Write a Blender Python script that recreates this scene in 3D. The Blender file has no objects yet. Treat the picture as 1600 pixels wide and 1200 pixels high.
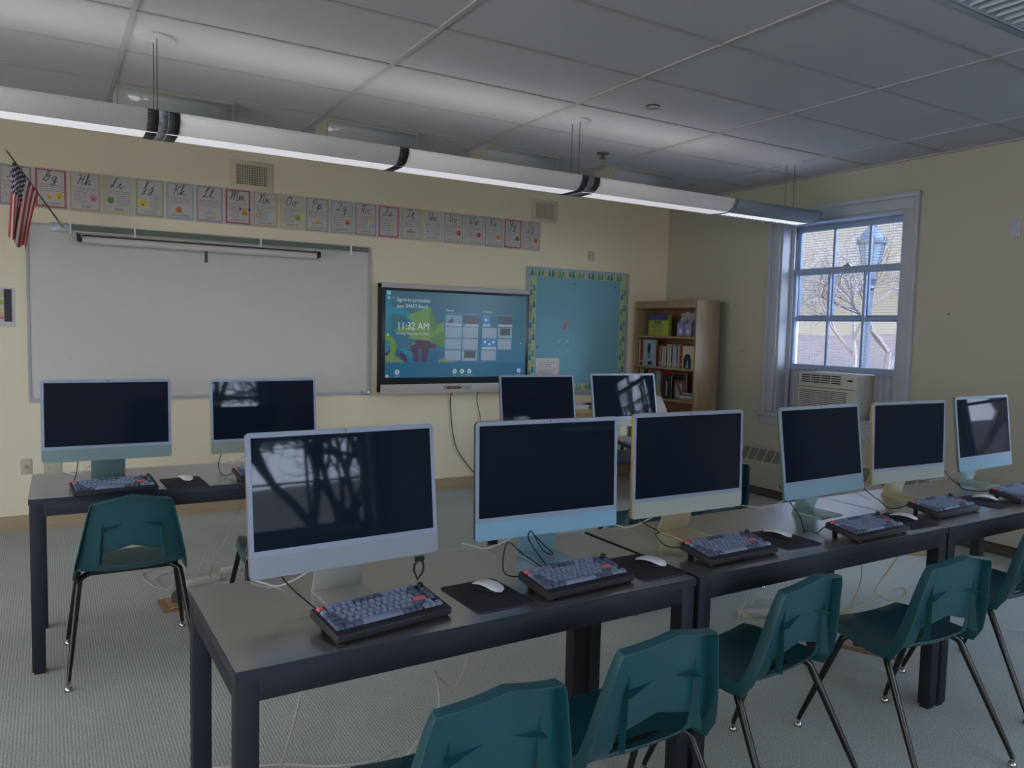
import bpy, bmesh, math, random
from mathutils import Vector, Matrix, Euler

# ------------------------------------------------------------------ camera, world, exposure
SC = bpy.context.scene
COL = SC.collection
R = math.radians
random.seed(7)

XR, YW, YB, XL, ZC = 5.83, 6.42, -2.6, -3.0, 2.93      # right wall, front wall, rear wall, left wall, ceiling

def set_camera():
    yaw, pitch, roll, F = R(31.12), R(-4.10), R(1.39), 1201.0
    f = Vector((math.sin(yaw)*math.cos(pitch), math.cos(yaw)*math.cos(pitch), math.sin(pitch)))
    r0 = Vector((math.cos(yaw), -math.sin(yaw), 0)); u0 = r0.cross(f)
    r = r0*math.cos(roll) + u0*math.sin(roll); u = -r0*math.sin(roll) + u0*math.cos(roll)
    cd = bpy.data.cameras.new('camera'); co = bpy.data.objects.new('camera', cd); COL.objects.link(co)
    cd.sensor_fit = 'HORIZONTAL'; cd.sensor_width = 36.0; cd.lens = F/1600*36.0
    m = Matrix(((r.x, u.x, -f.x, 0), (r.y, u.y, -f.y, 0), (r.z, u.z, -f.z, 1.52), (0, 0, 0, 1)))
    co.matrix_world = m; cd.clip_start = 0.02; cd.clip_end = 200
    SC.camera = co
set_camera()
SC.view_settings.view_transform = 'Standard'; SC.view_settings.look = 'None'
SC.view_settings.exposure = 0.32; SC.view_settings.gamma = 1.0; SC.view_settings.use_curve_mapping = False

def lin(c):
    return tuple(((v/255.0)/12.92 if v/255.0 <= .04045 else ((v/255.0+.055)/1.055)**2.4) for v in c)

# winter sky: pale haze towards the east (+X), brighter and bluer behind the camera (-Y)
W = bpy.data.worlds.new('world'); SC.world = W; W.use_nodes = True
nt = W.node_tree; nt.nodes.clear()
wo = nt.nodes.new('ShaderNodeOutputWorld'); bg = nt.nodes.new('ShaderNodeBackground')
tc = nt.nodes.new('ShaderNodeTexCoord'); sx = nt.nodes.new('ShaderNodeSeparateXYZ')
def ramp(src, lo, hi):
    m = nt.nodes.new('ShaderNodeMapRange'); m.interpolation_type = 'SMOOTHSTEP'
    m.inputs[1].default_value = lo; m.inputs[2].default_value = hi; nt.links.new(src, m.inputs[0]); return m.outputs[0]
def mixc(f, a, b_):
    m = nt.nodes.new('ShaderNodeMix'); m.data_type = 'RGBA'; nt.links.new(f, m.inputs[0])
    for i, v in ((6, a), (7, b_)):
        if isinstance(v, tuple): m.inputs[i].default_value = (*v, 1)
        else: nt.links.new(v, m.inputs[i])
    return m.outputs[2]
SKY_EAST = (0.60, 0.61, 0.575); SKY_HIGH = (2.2, 3.0, 4.4); SKY_REAR = (18.0, 21.2, 27.0); SKY_WEST = (4.4, 4.2, 3.9); GLOW_WEST = (9.8, 9.2, 8.2)  # last colour: added glow below the west horizon, brightens ceiling and upper walls
nt.links.new(tc.outputs['Generated'], sx.inputs[0])
high = ramp(sx.outputs[2], .17, .60)
rear = ramp(sx.outputs[1], -.25, -.80)
west = ramp(sx.outputs[0], -.25, -.75)
nt.links.new(mixc(west, mixc(rear, mixc(high, SKY_EAST, SKY_HIGH), SKY_REAR), mixc(ramp(sx.outputs[2], -.06, .08), GLOW_WEST, SKY_WEST)), bg.inputs[0])
bg.inputs[1].default_value = 1.0
nt.links.new(bg.outputs[0], wo.inputs[0])

def portal(name, loc, rot, sx_, sy_):
    ld = bpy.data.lights.new(name, 'AREA'); ld.shape = 'RECTANGLE'; ld.size = sx_; ld.size_y = sy_
    ld.cycles.is_portal = True
    o = bpy.data.objects.new(name, ld); COL.objects.link(o); o.location = loc; o.rotation_euler = rot
    return o
LAMP_UP, LAMP_DOWN = .98, .5        # watts per pendant module

# ------------------------------------------------------------------ materials
MATS = {}
def mat(name, col, rough=.6, spec=.5, metal=0.0, noise=0.0, nscale=8.0, bump=0.0, bscale=60.0, emit=None, estr=1.0, ior=1.5, coat=0.0, alpha=1.0, trans=0.0, sheen=0.0):
    if name in MATS: return MATS[name]
    m = bpy.data.materials.new(name); m.use_nodes = True; n = m.node_tree
    b = n.nodes['Principled BSDF']
    c = lin(col)
    b.inputs['Base Color'].default_value = (*c, 1); b.inputs['Roughness'].default_value = rough
    b.inputs['Metallic'].default_value = metal; b.inputs['IOR'].default_value = ior
    b.inputs['Specular IOR Level'].default_value = spec
    b.inputs['Coat Weight'].default_value = coat; b.inputs['Alpha'].default_value = alpha
    b.inputs['Transmission Weight'].default_value = trans
    tcn = None
    if noise or bump:
        tcn = n.nodes.new('ShaderNodeTexCoord')
    if noise:
        nz = n.nodes.new('ShaderNodeTexNoise'); nz.inputs['Scale'].default_value = nscale; nz.inputs['Detail'].default_value = 4
        n.links.new(tcn.outputs['Object'], nz.inputs['Vector'])
        rp = n.nodes.new('ShaderNodeMapRange'); rp.inputs[1].default_value = .3; rp.inputs[2].default_value = .7
        rp.inputs[3].default_value = 1-noise; rp.inputs[4].default_value = 1+noise
        n.links.new(nz.outputs[0], rp.inputs[0])
        vm = n.nodes.new('ShaderNodeVectorMath'); vm.operation = 'SCALE'; vm.inputs[0].default_value = c
        n.links.new(rp.outputs[0], vm.inputs['Scale']); n.links.new(vm.outputs[0], b.inputs['Base Color'])
    if bump:
        nz = n.nodes.new('ShaderNodeTexNoise'); nz.inputs['Scale'].default_value = bscale; nz.inputs['Detail'].default_value = 3
        n.links.new(tcn.outputs['Object'], nz.inputs['Vector'])
        bp = n.nodes.new('ShaderNodeBump'); bp.inputs['Strength'].default_value = bump; bp.inputs['Distance'].default_value = .004
        n.links.new(nz.outputs[0], bp.inputs['Height']); n.links.new(bp.outputs[0], b.inputs['Normal'])
    if emit is not None:
        b.inputs['Emission Color'].default_value = (*lin(emit), 1); b.inputs['Emission Strength'].default_value = estr
    MATS[name] = m
    return m

def glass_mat(name, tint=(1, 1, 1), a=.93):
    m = bpy.data.materials.new(name); m.use_nodes = True; n = m.node_tree; n.nodes.clear()
    o = n.nodes.new('ShaderNodeOutputMaterial'); t = n.nodes.new('ShaderNodeBsdfTransparent'); g = n.nodes.new('ShaderNodeBsdfGlossy')
    t.inputs[0].default_value = (tint[0]*a, tint[1]*a, tint[2]*a, 1); g.inputs['Roughness'].default_value = .02
    fr = n.nodes.new('ShaderNodeFresnel'); fr.inputs[0].default_value = 1.45
    mxs = n.nodes.new('ShaderNodeMixShader'); ge = n.nodes.new('ShaderNodeNewGeometry'); sb = n.nodes.new('ShaderNodeMath'); sb.operation = 'SUBTRACT'; sb.inputs[0].default_value = 1
    ml = n.nodes.new('ShaderNodeMath'); ml.operation = 'MULTIPLY'; n.links.new(ge.outputs['Backfacing'], sb.inputs[1]); n.links.new(sb.outputs[0], ml.inputs[0]); n.links.new(fr.outputs[0], ml.inputs[1])
    n.links.new(ml.outputs[0], mxs.inputs[0])      # mirror only on entering the pane
    n.links.new(t.outputs[0], mxs.inputs[1]); n.links.new(g.outputs[0], mxs.inputs[2]); n.links.new(mxs.outputs[0], o.inputs[0])
    MATS[name] = m
    return m

M = {}
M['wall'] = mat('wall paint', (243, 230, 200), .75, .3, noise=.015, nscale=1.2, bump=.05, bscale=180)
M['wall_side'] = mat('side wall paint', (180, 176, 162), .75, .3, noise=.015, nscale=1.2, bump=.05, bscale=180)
M['ceiling'] = mat('ceiling tile', (182, 184, 190), .95, .1, noise=.02, nscale=3, bump=.15, bscale=300)
M['tbar'] = mat('ceiling grid metal', (164, 165, 168), .55, .4)
M['trim'] = mat('white trim paint', (172, 178, 190), .45, .5, noise=.01)
M['base'] = mat('tan baseboard', (176, 156, 124), .55, .4, noise=.04, nscale=5)
M['black_metal'] = mat('black steel', (24, 30, 40), .6, .5)
M['desktop'] = mat('dark laminate', (70, 63, 60), .26, .5, ior=9.0, noise=.06, nscale=20, bump=.02, bscale=400)
M['desk_edge'] = mat('dark laminate edge', (40, 44, 56), .6, .5)
M['shell'] = mat('green polypropylene', (22, 82, 92), .38, .5, ior=1.65, noise=.03, nscale=14, bump=.05, bscale=500)
M['tube'] = mat('black enamel tube', (20, 21, 24), .25, .6)
M['chrome'] = mat('chrome', (190, 190, 190), .2, .5, metal=1)
M['screen'] = mat('switched off screen', (26, 34, 48), .03, .5, ior=1.24)
M['bezel'] = mat('pale bezel', (154, 166, 188), .3, .5)
M['camera_dot'] = mat('camera lens', (8, 8, 10), .2)
M['alu'] = mat('aluminium', (170, 173, 172), .35, .5, metal=.8)
M['alu_mark'] = mat('bright aluminium', (180, 184, 186), .35, .5, metal=.6)
M['white_plastic'] = mat('white plastic', (232, 234, 240), .35, .5)
M['cable_white'] = mat('white cable', (185, 185, 182), .5, .4)
M['cable_black'] = mat('black cable', (20, 22, 28), .5, .4)
M['black_plastic'] = mat('black plastic', (22, 23, 26), .45, .5)
M['pad'] = mat('mouse pad', (52, 54, 62), .8, .3, bump=.1, bscale=900)
M['mouse_dark'] = mat('mouse underside', (40, 42, 46), .5)
M['key_case'] = mat('keyboard case', (38, 40, 47), .5, .5)
M['key_main'] = mat('slate keycap', (128, 144, 172), .6, .4)
M['key_dark'] = mat('dark keycap', (88, 98, 122), .6, .4)
M['key_red'] = mat('coral keycap', (212, 110, 116), .6, .4)
M['board'] = mat('whiteboard enamel', (210, 203, 194), .32, .5, noise=.01)
M['rail'] = mat('grey green tack strip', (122, 126, 114), .8, .2, noise=.06, nscale=90)
M['wood'] = mat('oak veneer', (134, 102, 66), .5, .4, noise=.12, nscale=6)
M['wood_light'] = mat('light wood', (190, 160, 112), .5, .4, noise=.08, nscale=8)
M['paper'] = mat('white paper', (205, 200, 196), .35, .5)
M['ink'] = mat('black ink', (50, 48, 55), .6, .3)
M['ink_pale'] = mat('printed text grey', (128, 122, 124), .6, .3)
M['ac'] = mat('air conditioner plastic', (196, 194, 184), .5, .4)
M['ac_dark'] = mat('grille gap', (46, 50, 58), .7, .2)
M['rad'] = mat('radiator enamel', (186, 184, 172), .45, .4)
M['rad_grille'] = mat('radiator grille', (124, 124, 116), .6, .3)
M['brass'] = mat('brass floor box', (150, 118, 92), .45, .5, metal=.5)
M['plug_brown'] = mat('brown plug', (92, 72, 62), .6, .4)
M['outlet'] = mat('outlet plate', (196, 188, 164), .5, .4)
M['glass'] = glass_mat('window glass')
M['tube_lit'] = mat('lit louver', (215, 216, 222), .5, .3, emit=(206, 206, 212), estr=.66)
M['perf'] = mat('lit perforated shade', (185, 185, 188), .5, .4, noise=.06, nscale=140, emit=(150, 149, 146), estr=.27)
M['fixture_grey'] = mat('fixture grey paint', (128, 136, 150), .45, .5)
M['band'] = mat('dark joint band', (52, 55, 62), .5, .4)

def carpet_mat():
    m = bpy.data.materials.new('loop carpet'); m.use_nodes = True; n = m.node_tree; b = n.nodes['Principled BSDF']
    t = n.nodes.new('ShaderNodeTexCoord')
    mp = n.nodes.new('ShaderNodeMapping'); mp.inputs['Rotation'].default_value = (0, 0, R(0)); n.links.new(t.outputs['Object'], mp.inputs[0])
    wv = n.nodes.new('ShaderNodeTexWave'); wv.bands_direction = 'X'; wv.inputs['Scale'].default_value = 26; wv.inputs['Distortion'].default_value = 1.3
    wv.inputs['Detail'].default_value = 2; wv.inputs['Detail Scale'].default_value = 4; n.links.new(mp.outputs[0], wv.inputs[0])
    nz = n.nodes.new('ShaderNodeTexNoise'); nz.inputs['Scale'].default_value = 170; nz.inputs['Detail'].default_value = 2; n.links.new(mp.outputs[0], nz.inputs['Vector'])
    n2 = n.nodes.new('ShaderNodeTexNoise'); n2.inputs['Scale'].default_value = 1.4; n2.inputs['Detail'].default_value = 3; n.links.new(mp.outputs[0], n2.inputs['Vector'])
    def mth(op, a, bb):
        k = n.nodes.new('ShaderNodeMath'); k.operation = op
        for i, v in enumerate((a, bb)):
            if isinstance(v, (int, float)): k.inputs[i].default_value = v
            else: n.links.new(v, k.inputs[i])
        return k.outputs[0]
    s = mth('ADD', mth('MULTIPLY', wv.outputs['Fac'], .22), mth('MULTIPLY', nz.outputs[0], .85))
    s = mth('ADD', s, mth('MULTIPLY', n2.outputs[0], .22))
    cr = n.nodes.new('ShaderNodeValToRGB'); n.links.new(s, cr.inputs[0])
    cr.color_ramp.elements[0].position = .30; cr.color_ramp.elements[0].color = (*lin((122, 128, 126)), 1)
    cr.color_ramp.elements[1].position = .98; cr.color_ramp.elements[1].color = (*lin((222, 228, 222)), 1)
    n.links.new(cr.outputs[0], b.inputs['Base Color']); b.inputs['Roughness'].default_value = .95; b.inputs['Specular IOR Level'].default_value = .1
    bp = n.nodes.new('ShaderNodeBump'); bp.inputs['Strength'].default_value = .5; bp.inputs['Distance'].default_value = .004
    n.links.new(s, bp.inputs['Height']); n.links.new(bp.outputs[0], b.inputs['Normal'])
    return m
M['carpet'] = carpet_mat()

def wood_mat(name, c1, c2, axis='Z', scale=9):
    m = bpy.data.materials.new(name); m.use_nodes = True; n = m.node_tree; b = n.nodes['Principled BSDF']
    t = n.nodes.new('ShaderNodeTexCoord'); mp = n.nodes.new('ShaderNodeMapping')
    s = {'Z': (14, 14, .8), 'Y': (14, .8, 14), 'X': (.8, 14, 14)}[axis]; mp.inputs['Scale'].default_value = s
    n.links.new(t.outputs['Object'], mp.inputs[0])
    nz = n.nodes.new('ShaderNodeTexNoise'); nz.inputs['Scale'].default_value = scale*.4; nz.inputs['Detail'].default_value = 5; n.links.new(mp.outputs[0], nz.inputs['Vector'])
    cr = n.nodes.new('ShaderNodeValToRGB'); cr.color_ramp.elements[0].position = .3; cr.color_ramp.elements[1].position = .7
    cr.color_ramp.elements[0].color = (*lin(c1), 1); cr.color_ramp.elements[1].color = (*lin(c2), 1)
    n.links.new(nz.outputs[0], cr.inputs[0]); n.links.new(cr.outputs[0], b.inputs['Base Color']); b.inputs['Roughness'].default_value = .45
    return m
M['oak'] = wood_mat('oak veneer grain', (138, 118, 92), (160, 140, 112))

# ------------------------------------------------------------------ mesh building
class MB:
    def __init__(self): self.v = []; self.f = []; self.m = []; self.mats = []; self.tf = None
    def mi(self, m):
        if m is None: return 0
        m = M[m] if isinstance(m, str) else m
        if m not in self.mats: self.mats.append(m)
        return self.mats.index(m)
    def add(self, vs, fs, m=None):
        k = len(self.v); i = self.mi(m)
        for p in vs:
            p = Vector(p)
            self.v.append(self.tf @ p if self.tf else p)
        for f in fs: self.f.append([k+a for a in f]); self.m.append(i)
        return self
    def box(self, x0, x1, y0, y1, z0, z1, m=None):
        x0, x1 = sorted((x0, x1)); y0, y1 = sorted((y0, y1)); z0, z1 = sorted((z0, z1))
        vs = [(x0,y0,z0),(x1,y0,z0),(x1,y1,z0),(x0,y1,z0),(x0,y0,z1),(x1,y0,z1),(x1,y1,z1),(x0,y1,z1)]
        return self.add(vs, [(0,3,2,1),(4,5,6,7),(0,1,5,4),(1,2,6,5),(2,3,7,6),(3,0,4,7)], m)
    def quad(self, a, b, c, d, m=None): return self.add([a,b,c,d], [(0,1,2,3)], m)
    def prism(self, poly, axis, a, b, m=None):
        """poly: 2D points in the plane normal to axis ('X': (y,z), 'Y': (x,z), 'Z': (x,y)), extruded from a to b"""
        n = len(poly)
        def P(p, t):
            return {'X': (t, p[0], p[1]), 'Y': (p[0], t, p[1]), 'Z': (p[0], p[1], t)}[axis]
        vs = [P(p, a) for p in poly] + [P(p, b) for p in poly]
        fs = [tuple(range(n))[::-1], tuple(range(n, 2*n))] + [(i, (i+1) % n, n+(i+1) % n, n+i) for i in range(n)]
        return self.add(vs, fs, m)
    def tube(self, pts, r, m=None, seg=10, caps=True, flat=None):
        pts = [Vector(p) for p in pts]; n = len(pts)
        rs = r if isinstance(r, (list, tuple)) else [r]*n
        vs = []; fs = []; up = None
        for i, p in enumerate(pts):
            d = (pts[min(i+1, n-1)] - pts[max(i-1, 0)]).normalized()
            if up is None:
                up = Vector((0, 0, 1)) if abs(d.z) < .9 else Vector((1, 0, 0))
            a = d.cross(up).normalized(); b = a.cross(d).normalized(); up = b
            for k in range(seg):
                t = 2*math.pi*k/seg
                vs.append(p + a*math.cos(t)*rs[i] + b*math.sin(t)*rs[i]*(flat or 1))
        for i in range(n-1):
            for k in range(seg):
                k2 = (k+1) % seg
                fs.append((i*seg+k, i*seg+k2, (i+1)*seg+k2, (i+1)*seg+k))
        if caps: fs += [tuple(range(seg)), tuple(range((n-1)*seg, n*seg))[::-1]]
        return self.add(vs, fs, m)
    def lathe(self, prof, m=None, seg=20, c=(0, 0, 0), axis='Z', caps=True):
        vs = []; fs = []; n = len(prof)
        for (r, h) in prof:
            for k in range(seg):
                t = 2*math.pi*k/seg; a, b = r*math.cos(t), r*math.sin(t)
                vs.append({'Z': (c[0]+a, c[1]+b, c[2]+h), 'Y': (c[0]+a, c[1]+h, c[2]+b), 'X': (c[0]+h, c[1]+a, c[2]+b)}[axis])
        for i in range(n-1):
            for k in range(seg):
                k2 = (k+1) % seg; fs.append((i*seg+k, i*seg+k2, (i+1)*seg+k2, (i+1)*seg+k))
        if caps: fs += [tuple(range(seg))[::-1], tuple(range((n-1)*seg, n*seg))]
        return self.add(vs, fs, m)
    def disc(self, c, r, m, seg=14, normal='-Y', sy=1.0):
        vs = [(c[0]+r*math.cos(2*math.pi*k/seg), c[1], c[2]+r*sy*math.sin(2*math.pi*k/seg)) for k in range(seg)]
        return self.add(vs, [tuple(range(seg))], m)
    def build(self, name, parent=None, mat_=None, bevel=0, bseg=2, smooth=True, angle=35, weld=False):
        me = bpy.data.meshes.new(name)
        me.from_pydata([tuple(p) for p in self.v], [], self.f)
        for i, mm in enumerate(self.mats): me.materials.append(mm)
        if mat_ is not None: me.materials.append(M[mat_] if isinstance(mat_, str) else mat_)
        me.polygons.foreach_set('material_index', self.m)
        bm = bmesh.new(); bm.from_mesh(me)
        if weld: bmesh.ops.remove_doubles(bm, verts=bm.verts, dist=1e-5)
        bmesh.ops.recalc_face_normals(bm, faces=bm.faces)
        if bevel:
            es = [e for e in bm.edges if len(e.link_faces) == 2 and e.calc_face_angle(0) > R(30)]
            bmesh.ops.bevel(bm, geom=es, offset=bevel, segments=bseg, profile=.5, affect='EDGES', clamp_overlap=True)
        bm.to_mesh(me); bm.free()
        if smooth:
            me.polygons.foreach_set('use_smooth', [True]*len(me.polygons)); me.set_sharp_from_angle(angle=R(angle))
        me.update()
        o = bpy.data.objects.new(name, me); COL.objects.link(o)
        if parent is not None: o.parent = parent
        return o

def rrect(w, h, r, cx=0, cz=0, n=5):
    pts = []
    for (sx_, sz_, a0) in ((1, 1, 0), (-1, 1, 90), (-1, -1, 180), (1, -1, 270)):
        for k in range(n+1):
            a = R(a0 + 90*k/n)
            pts.append((cx + sx_*(w/2-r) + r*math.cos(a), cz + sz_*(h/2-r) + r*math.sin(a)))
    return pts

def smooth_path(pts, sub=6):
    pts = [Vector(p) for p in pts]; out = []
    n = len(pts)
    for i in range(n-1):
        p0 = pts[max(i-1, 0)]; p1 = pts[i]; p2 = pts[i+1]; p3 = pts[min(i+2, n-1)]
        for k in range(sub):
            t = k/sub
            out.append(.5*((2*p1) + (-p0+p2)*t + (2*p0-5*p1+4*p2-p3)*t*t + (-p0+3*p1-3*p2+p3)*t**3))
    out.append(pts[-1])
    return out

def tag(o, label=None, cat=None, group=None, kind=None):
    if label: o['label'] = label
    if cat: o['category'] = cat
    if group: o['group'] = group
    if kind: o['kind'] = kind
    return o
def empty(name, loc=(0, 0, 0), rz=0.0, label=None, cat=None, group=None):
    o = bpy.data.objects.new(name, None); COL.objects.link(o); o.location = loc; o.rotation_euler = (0, 0, rz)
    o.empty_display_size = .1
    return tag(o, label, cat, group)
def struct(name, b, parent=None, **k):
    o = b.build(name, parent, **k)
    if parent is None: o['kind'] = 'structure'
    return o
def copy_tree(o, parent=None):
    c = o.copy(); COL.objects.link(c)
    if parent is not None: c.parent = parent
    for ch in o.children: copy_tree(ch, c)
    return c

TXT = {}
def text_poly(s, size, shear=0.0, align='LEFT', bold=0.0):
    """outline letters as flat polygons: (verts2d, faces)"""
    key = (s, size, shear, align, bold)
    if key in TXT: return TXT[key]
    cu = bpy.data.curves.new('t', 'FONT'); cu.body = s; cu.size = size; cu.shear = shear; cu.align_x = align; cu.offset = bold
    cu.resolution_u = 2
    ob = bpy.data.objects.new('t', cu); COL.objects.link(ob)
    dg = bpy.context.evaluated_depsgraph_get(); ev = ob.evaluated_get(dg); me = ev.to_mesh()
    vs = [(v.co.x, v.co.y) for v in me.vertices]; fs = [tuple(p.vertices) for p in me.polygons]
    ev.to_mesh_clear(); bpy.data.objects.remove(ob); bpy.data.curves.remove(cu)
    TXT[key] = (vs, fs)
    return vs, fs
def add_text(b, s, size, x, y, z, m, shear=0.0, align='LEFT', bold=0.0, face='-Y', sx_=1.0):
    vs, fs = text_poly(s, size, shear, align, bold)
    if face == '-Y': b.add([(x+p[0]*sx_, y, z+p[1]) for p in vs], fs, m)
    elif face == '-X': b.add([(y, x-p[0]*sx_, z+p[1]) for p in vs], fs, m)
    return b
# ------------------------------------------------------------------ room shell
REARW = (-1.5, 2.47, 4.7); FILLW = (-1.4, .4, 2.2, 3.7)  # left-wall windows are unseen, added to let in fill daylight
def room():
    b = MB().box(XL, XR, YB, YW, -.06, 0, 'carpet'); struct('floor', b, smooth=False)
    b = MB().box(XL-.28, XR+.28, YB-.28, YW+.2, ZC, ZC+.05, 'ceiling'); struct('ceiling', b, smooth=False)
    # ceiling grid: bars every 1.22 m across, every 0.61 m along
    g = MB()
    for x in (-2.08, -.86, .355, 1.61, 2.84, 4.06, 5.27): g.box(x-.012, x+.012, YB, YW, ZC-.008, ZC+.001, 'tbar')
    for k in range(15):
        y = 5.85-.613*k
        g.box(XL, XR, y-.010, y+.010, ZC-.006, ZC+.001, 'tbar')
    struct('trim_1', g, smooth=False)
    g = MB().box(XL, XR, YW-.025, YW, ZC-.012, ZC, 'tbar').box(XR-.025, XR, YB, YW, ZC-.012, ZC, 'tbar'); struct('trim_2', g, smooth=False)
    b = MB().box(XL-.2, XR+.3, YW, YW+.2, -.1, ZC+.1, 'wall'); struct('wall_front', b, smooth=False)
    
    # right wall with two window openings
    def wall_with_holes(name, mp, u0, u1, holes, m):
        b = MB()
        cuts = [u0]
        for (a, c, z0, z1) in holes: cuts += [a, c]
        cuts.append(u1)
        for i in range(0, len(cuts), 2): mp(b, cuts[i], cuts[i+1], -.1, ZC+.1, m)
        for (a, c, z0, z1) in holes: mp(b, a, c, -.1, z0, m); mp(b, a, c, z1, ZC+.1, m)
        struct(name, b, smooth=False)
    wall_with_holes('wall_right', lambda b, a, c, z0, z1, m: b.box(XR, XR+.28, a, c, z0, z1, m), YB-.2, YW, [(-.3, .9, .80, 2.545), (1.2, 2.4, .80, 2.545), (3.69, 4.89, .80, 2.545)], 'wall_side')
    wall_with_holes('wall_rear', lambda b, a, c, z0, z1, m: b.box(a, c, YB-.28, YB, z0, z1, m), XL-.2, XR, [(x-.6, x+.6, .80, 2.545) for x in REARW], 'wall')
    wall_with_holes('wall_left', lambda b, a, c, z0, z1, m: b.box(XL-.28, XL, a, c, z0, z1, m), YB-.2, YW, [(y-.6, y+.6, .80, 2.545) for y in FILLW], 'wall')
    b = MB().box(XL, XR, YW-.014, YW, 0, .108, 'base').box(XL, XR, YW-.022, YW, 0, .02, 'base'); struct('baseboard_front', b, smooth=False)
    b = MB().box(XR-.014, XR, YB, YW, 0, .108, 'base'); struct('baseboard_right', b, smooth=False)
    b = MB().box(XL, XL+.014, YB, YW, 0, .108, 'base'); struct('baseboard_left', b, smooth=False)
    b = MB().box(XL, XR, YB, YB+.014, 0, .108, 'base'); struct('baseboard_rear', b, smooth=False)
room()

M['sash'] = mat('sash paint', (150, 170, 202), .45, .5)
M['slat'] = mat('blind slat', (170, 184, 205), .5, .4)

def make_window(num, wallside, c, raised=False, blind=False, tall=False):
    """double hung sash window; local x runs along the wall, local -y points into the room, wall face at y=0"""
    if wallside == 'right': loc, rz = (XR, c, 0), R(-90)
    elif wallside == 'left': loc, rz = (XL, c, 0), R(90)
    else: loc, rz = (c, YB, 0), R(180)
    w = .60; z0, z1 = .80, 2.545
    root = MB()
    # deep jamb lining
    root.box(-w, -w+.02, 0, .27, z0, z1, 'trim').box(w-.02, w, 0, .27, z0, z1, 'trim').box(-w+.02, w-.02, 0, .27, z1-.02, z1, 'trim').box(-w+.02, w-.02, 0, .30, z0, z0+.02, 'trim')
    # stops beside the sashes
    for s in (-1, 1):
        root.box(s*(w-.02), s*(w-.055), .12, .135, z0, z1-.02, 'trim')
        root.box(s*(w-.02), s*(w-.045), .17, .18, z0, z1-.02, 'trim')
    o = struct('window_%d' % num, root, bevel=.002); o.location = loc; o.rotation_euler = (0, 0, rz)
    # casing
    b = MB()
    for s in (-1, 1):
        b.box(s*w, s*(w+.085), -.020, 0, z0, z1, 'trim').box(s*(w+.085), s*(w+.125), -.034, 0, z0, z1+.085, 'trim')
    b.box(-w-.085, w+.085, -.020, 0, z1, z1+.085, 'trim').box(-w-.125, w+.125, -.034, 0, z1+.085, z1+.125, 'trim')
    b.build('window_casing', o, bevel=.003)
    b = MB().box(-w-.17, w+.17, -.06, .10, z0-.03, z0, 'trim').box(-w-.15, w+.15, -.035, 0, z0-.055, z0-.03, 'trim').box(-w-.13, w+.13, -.02, 0, z0-.12, z0-.055, 'trim')
    b.build('window_sill', o, bevel=.004)
    def sash(name, y, a, c_, cols, rows, mid):
        b = MB(); iw = w-.025
        b.box(-iw, iw, y, y+.035, c_-.05, c_, 'sash').box(-iw, iw, y, y+.035, a, a+.055, 'sash')
        for s in (-1, 1): b.box(s*iw, s*(iw-.05), y, y+.035, a+.055, c_-.05, 'sash')
        gw = 2*(iw-.05)
        for k in range(1, cols): b.box(-gw/2+gw*k/cols-.011, -gw/2+gw*k/cols+.011, y+.004, y+.031, a+.05, c_-.045, 'sash')
        for z in mid: b.box(-gw/2, gw/2, y+.006, y+.029, z-.011, z+.011, 'sash')
        sh = b.build(name, o, bevel=.002)
        MB().box(-iw+.045, iw-.045, y+.016, y+.019, a+.05, c_-.045, 'glass').build('pane', sh, smooth=False)
        if name == 'lower_sash':
            l = MB().box(-.035, .035, y-.004, y+.02, c_, c_+.012, 'alu').lathe([(.018, 0), (.014, .018), (.004, .022)], 'alu', 12, (0, y+.012, c_+.01)); l.build('sash_lock', sh)
    if tall:
        sash('lower_sash', .140, 1.50, 2.33, 3, 2, [1.92]); sash('upper_sash', .185, 1.655, 2.525, 3, 2, [2.09])
        MB().box(-w+.02, w-.02, .145, .165, .82, 1.50, 'trim').box(-.02, .02, .135, .145, .82, 1.50, 'trim').build('filler_panel', o, bevel=.002)
    elif raised: sash('lower_sash', .140, 1.205, 2.135, 3, 2, [1.68]); sash('upper_sash', .185, 1.655, 2.525, 3, 2, [2.09])
    else: sash('lower_sash', .140, .82, 1.70, 2, 2, [1.27]); sash('upper_sash', .185, 1.655, 2.525, 2, 2, [2.09])
    if blind:
        b = MB()
        z = 1.24
        while z < 2.47:
            b.box(-.555, .555, .235, .257, z, z+.0012, 'slat'); z += .0235
        for x in (-.42, 0, .42): b.box(x-.001, x+.001, .244, .247, 1.22, 2.49, 'slat')
        bl = b.build('blind_slats', o, smooth=False)
        MB().box(-.56, .56, .230, .262, 2.50, 2.52, 'slat').build('blind_headrail', o)
    return o
make_window(1, 'right', 4.29, raised=True, blind=True)
make_window(2, 'right', .30, tall=True); make_window(9, 'right', 1.80)
for i, x in enumerate(REARW): make_window(3+i, 'rear', x)
for i, y in enumerate(FILLW): make_window(10+i, 'left', y)
portal('window_portal', (XR+.34, 4.29, 1.67), (0, R(90), 0), 1.75, 1.2)
for y in (.3, 1.8): portal('window_portal', (XR+.34, y, 1.67), (0, R(90), 0), 1.75, 1.2)
for x in REARW: portal('window_portal', (x, YB-.34, 1.67), (R(-90), 0, 0), 1.2, 1.75)
for y in FILLW: portal('window_portal', (XL-.34, y, 1.67), (0, R(-90), 0), 1.75, 1.2)

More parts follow.
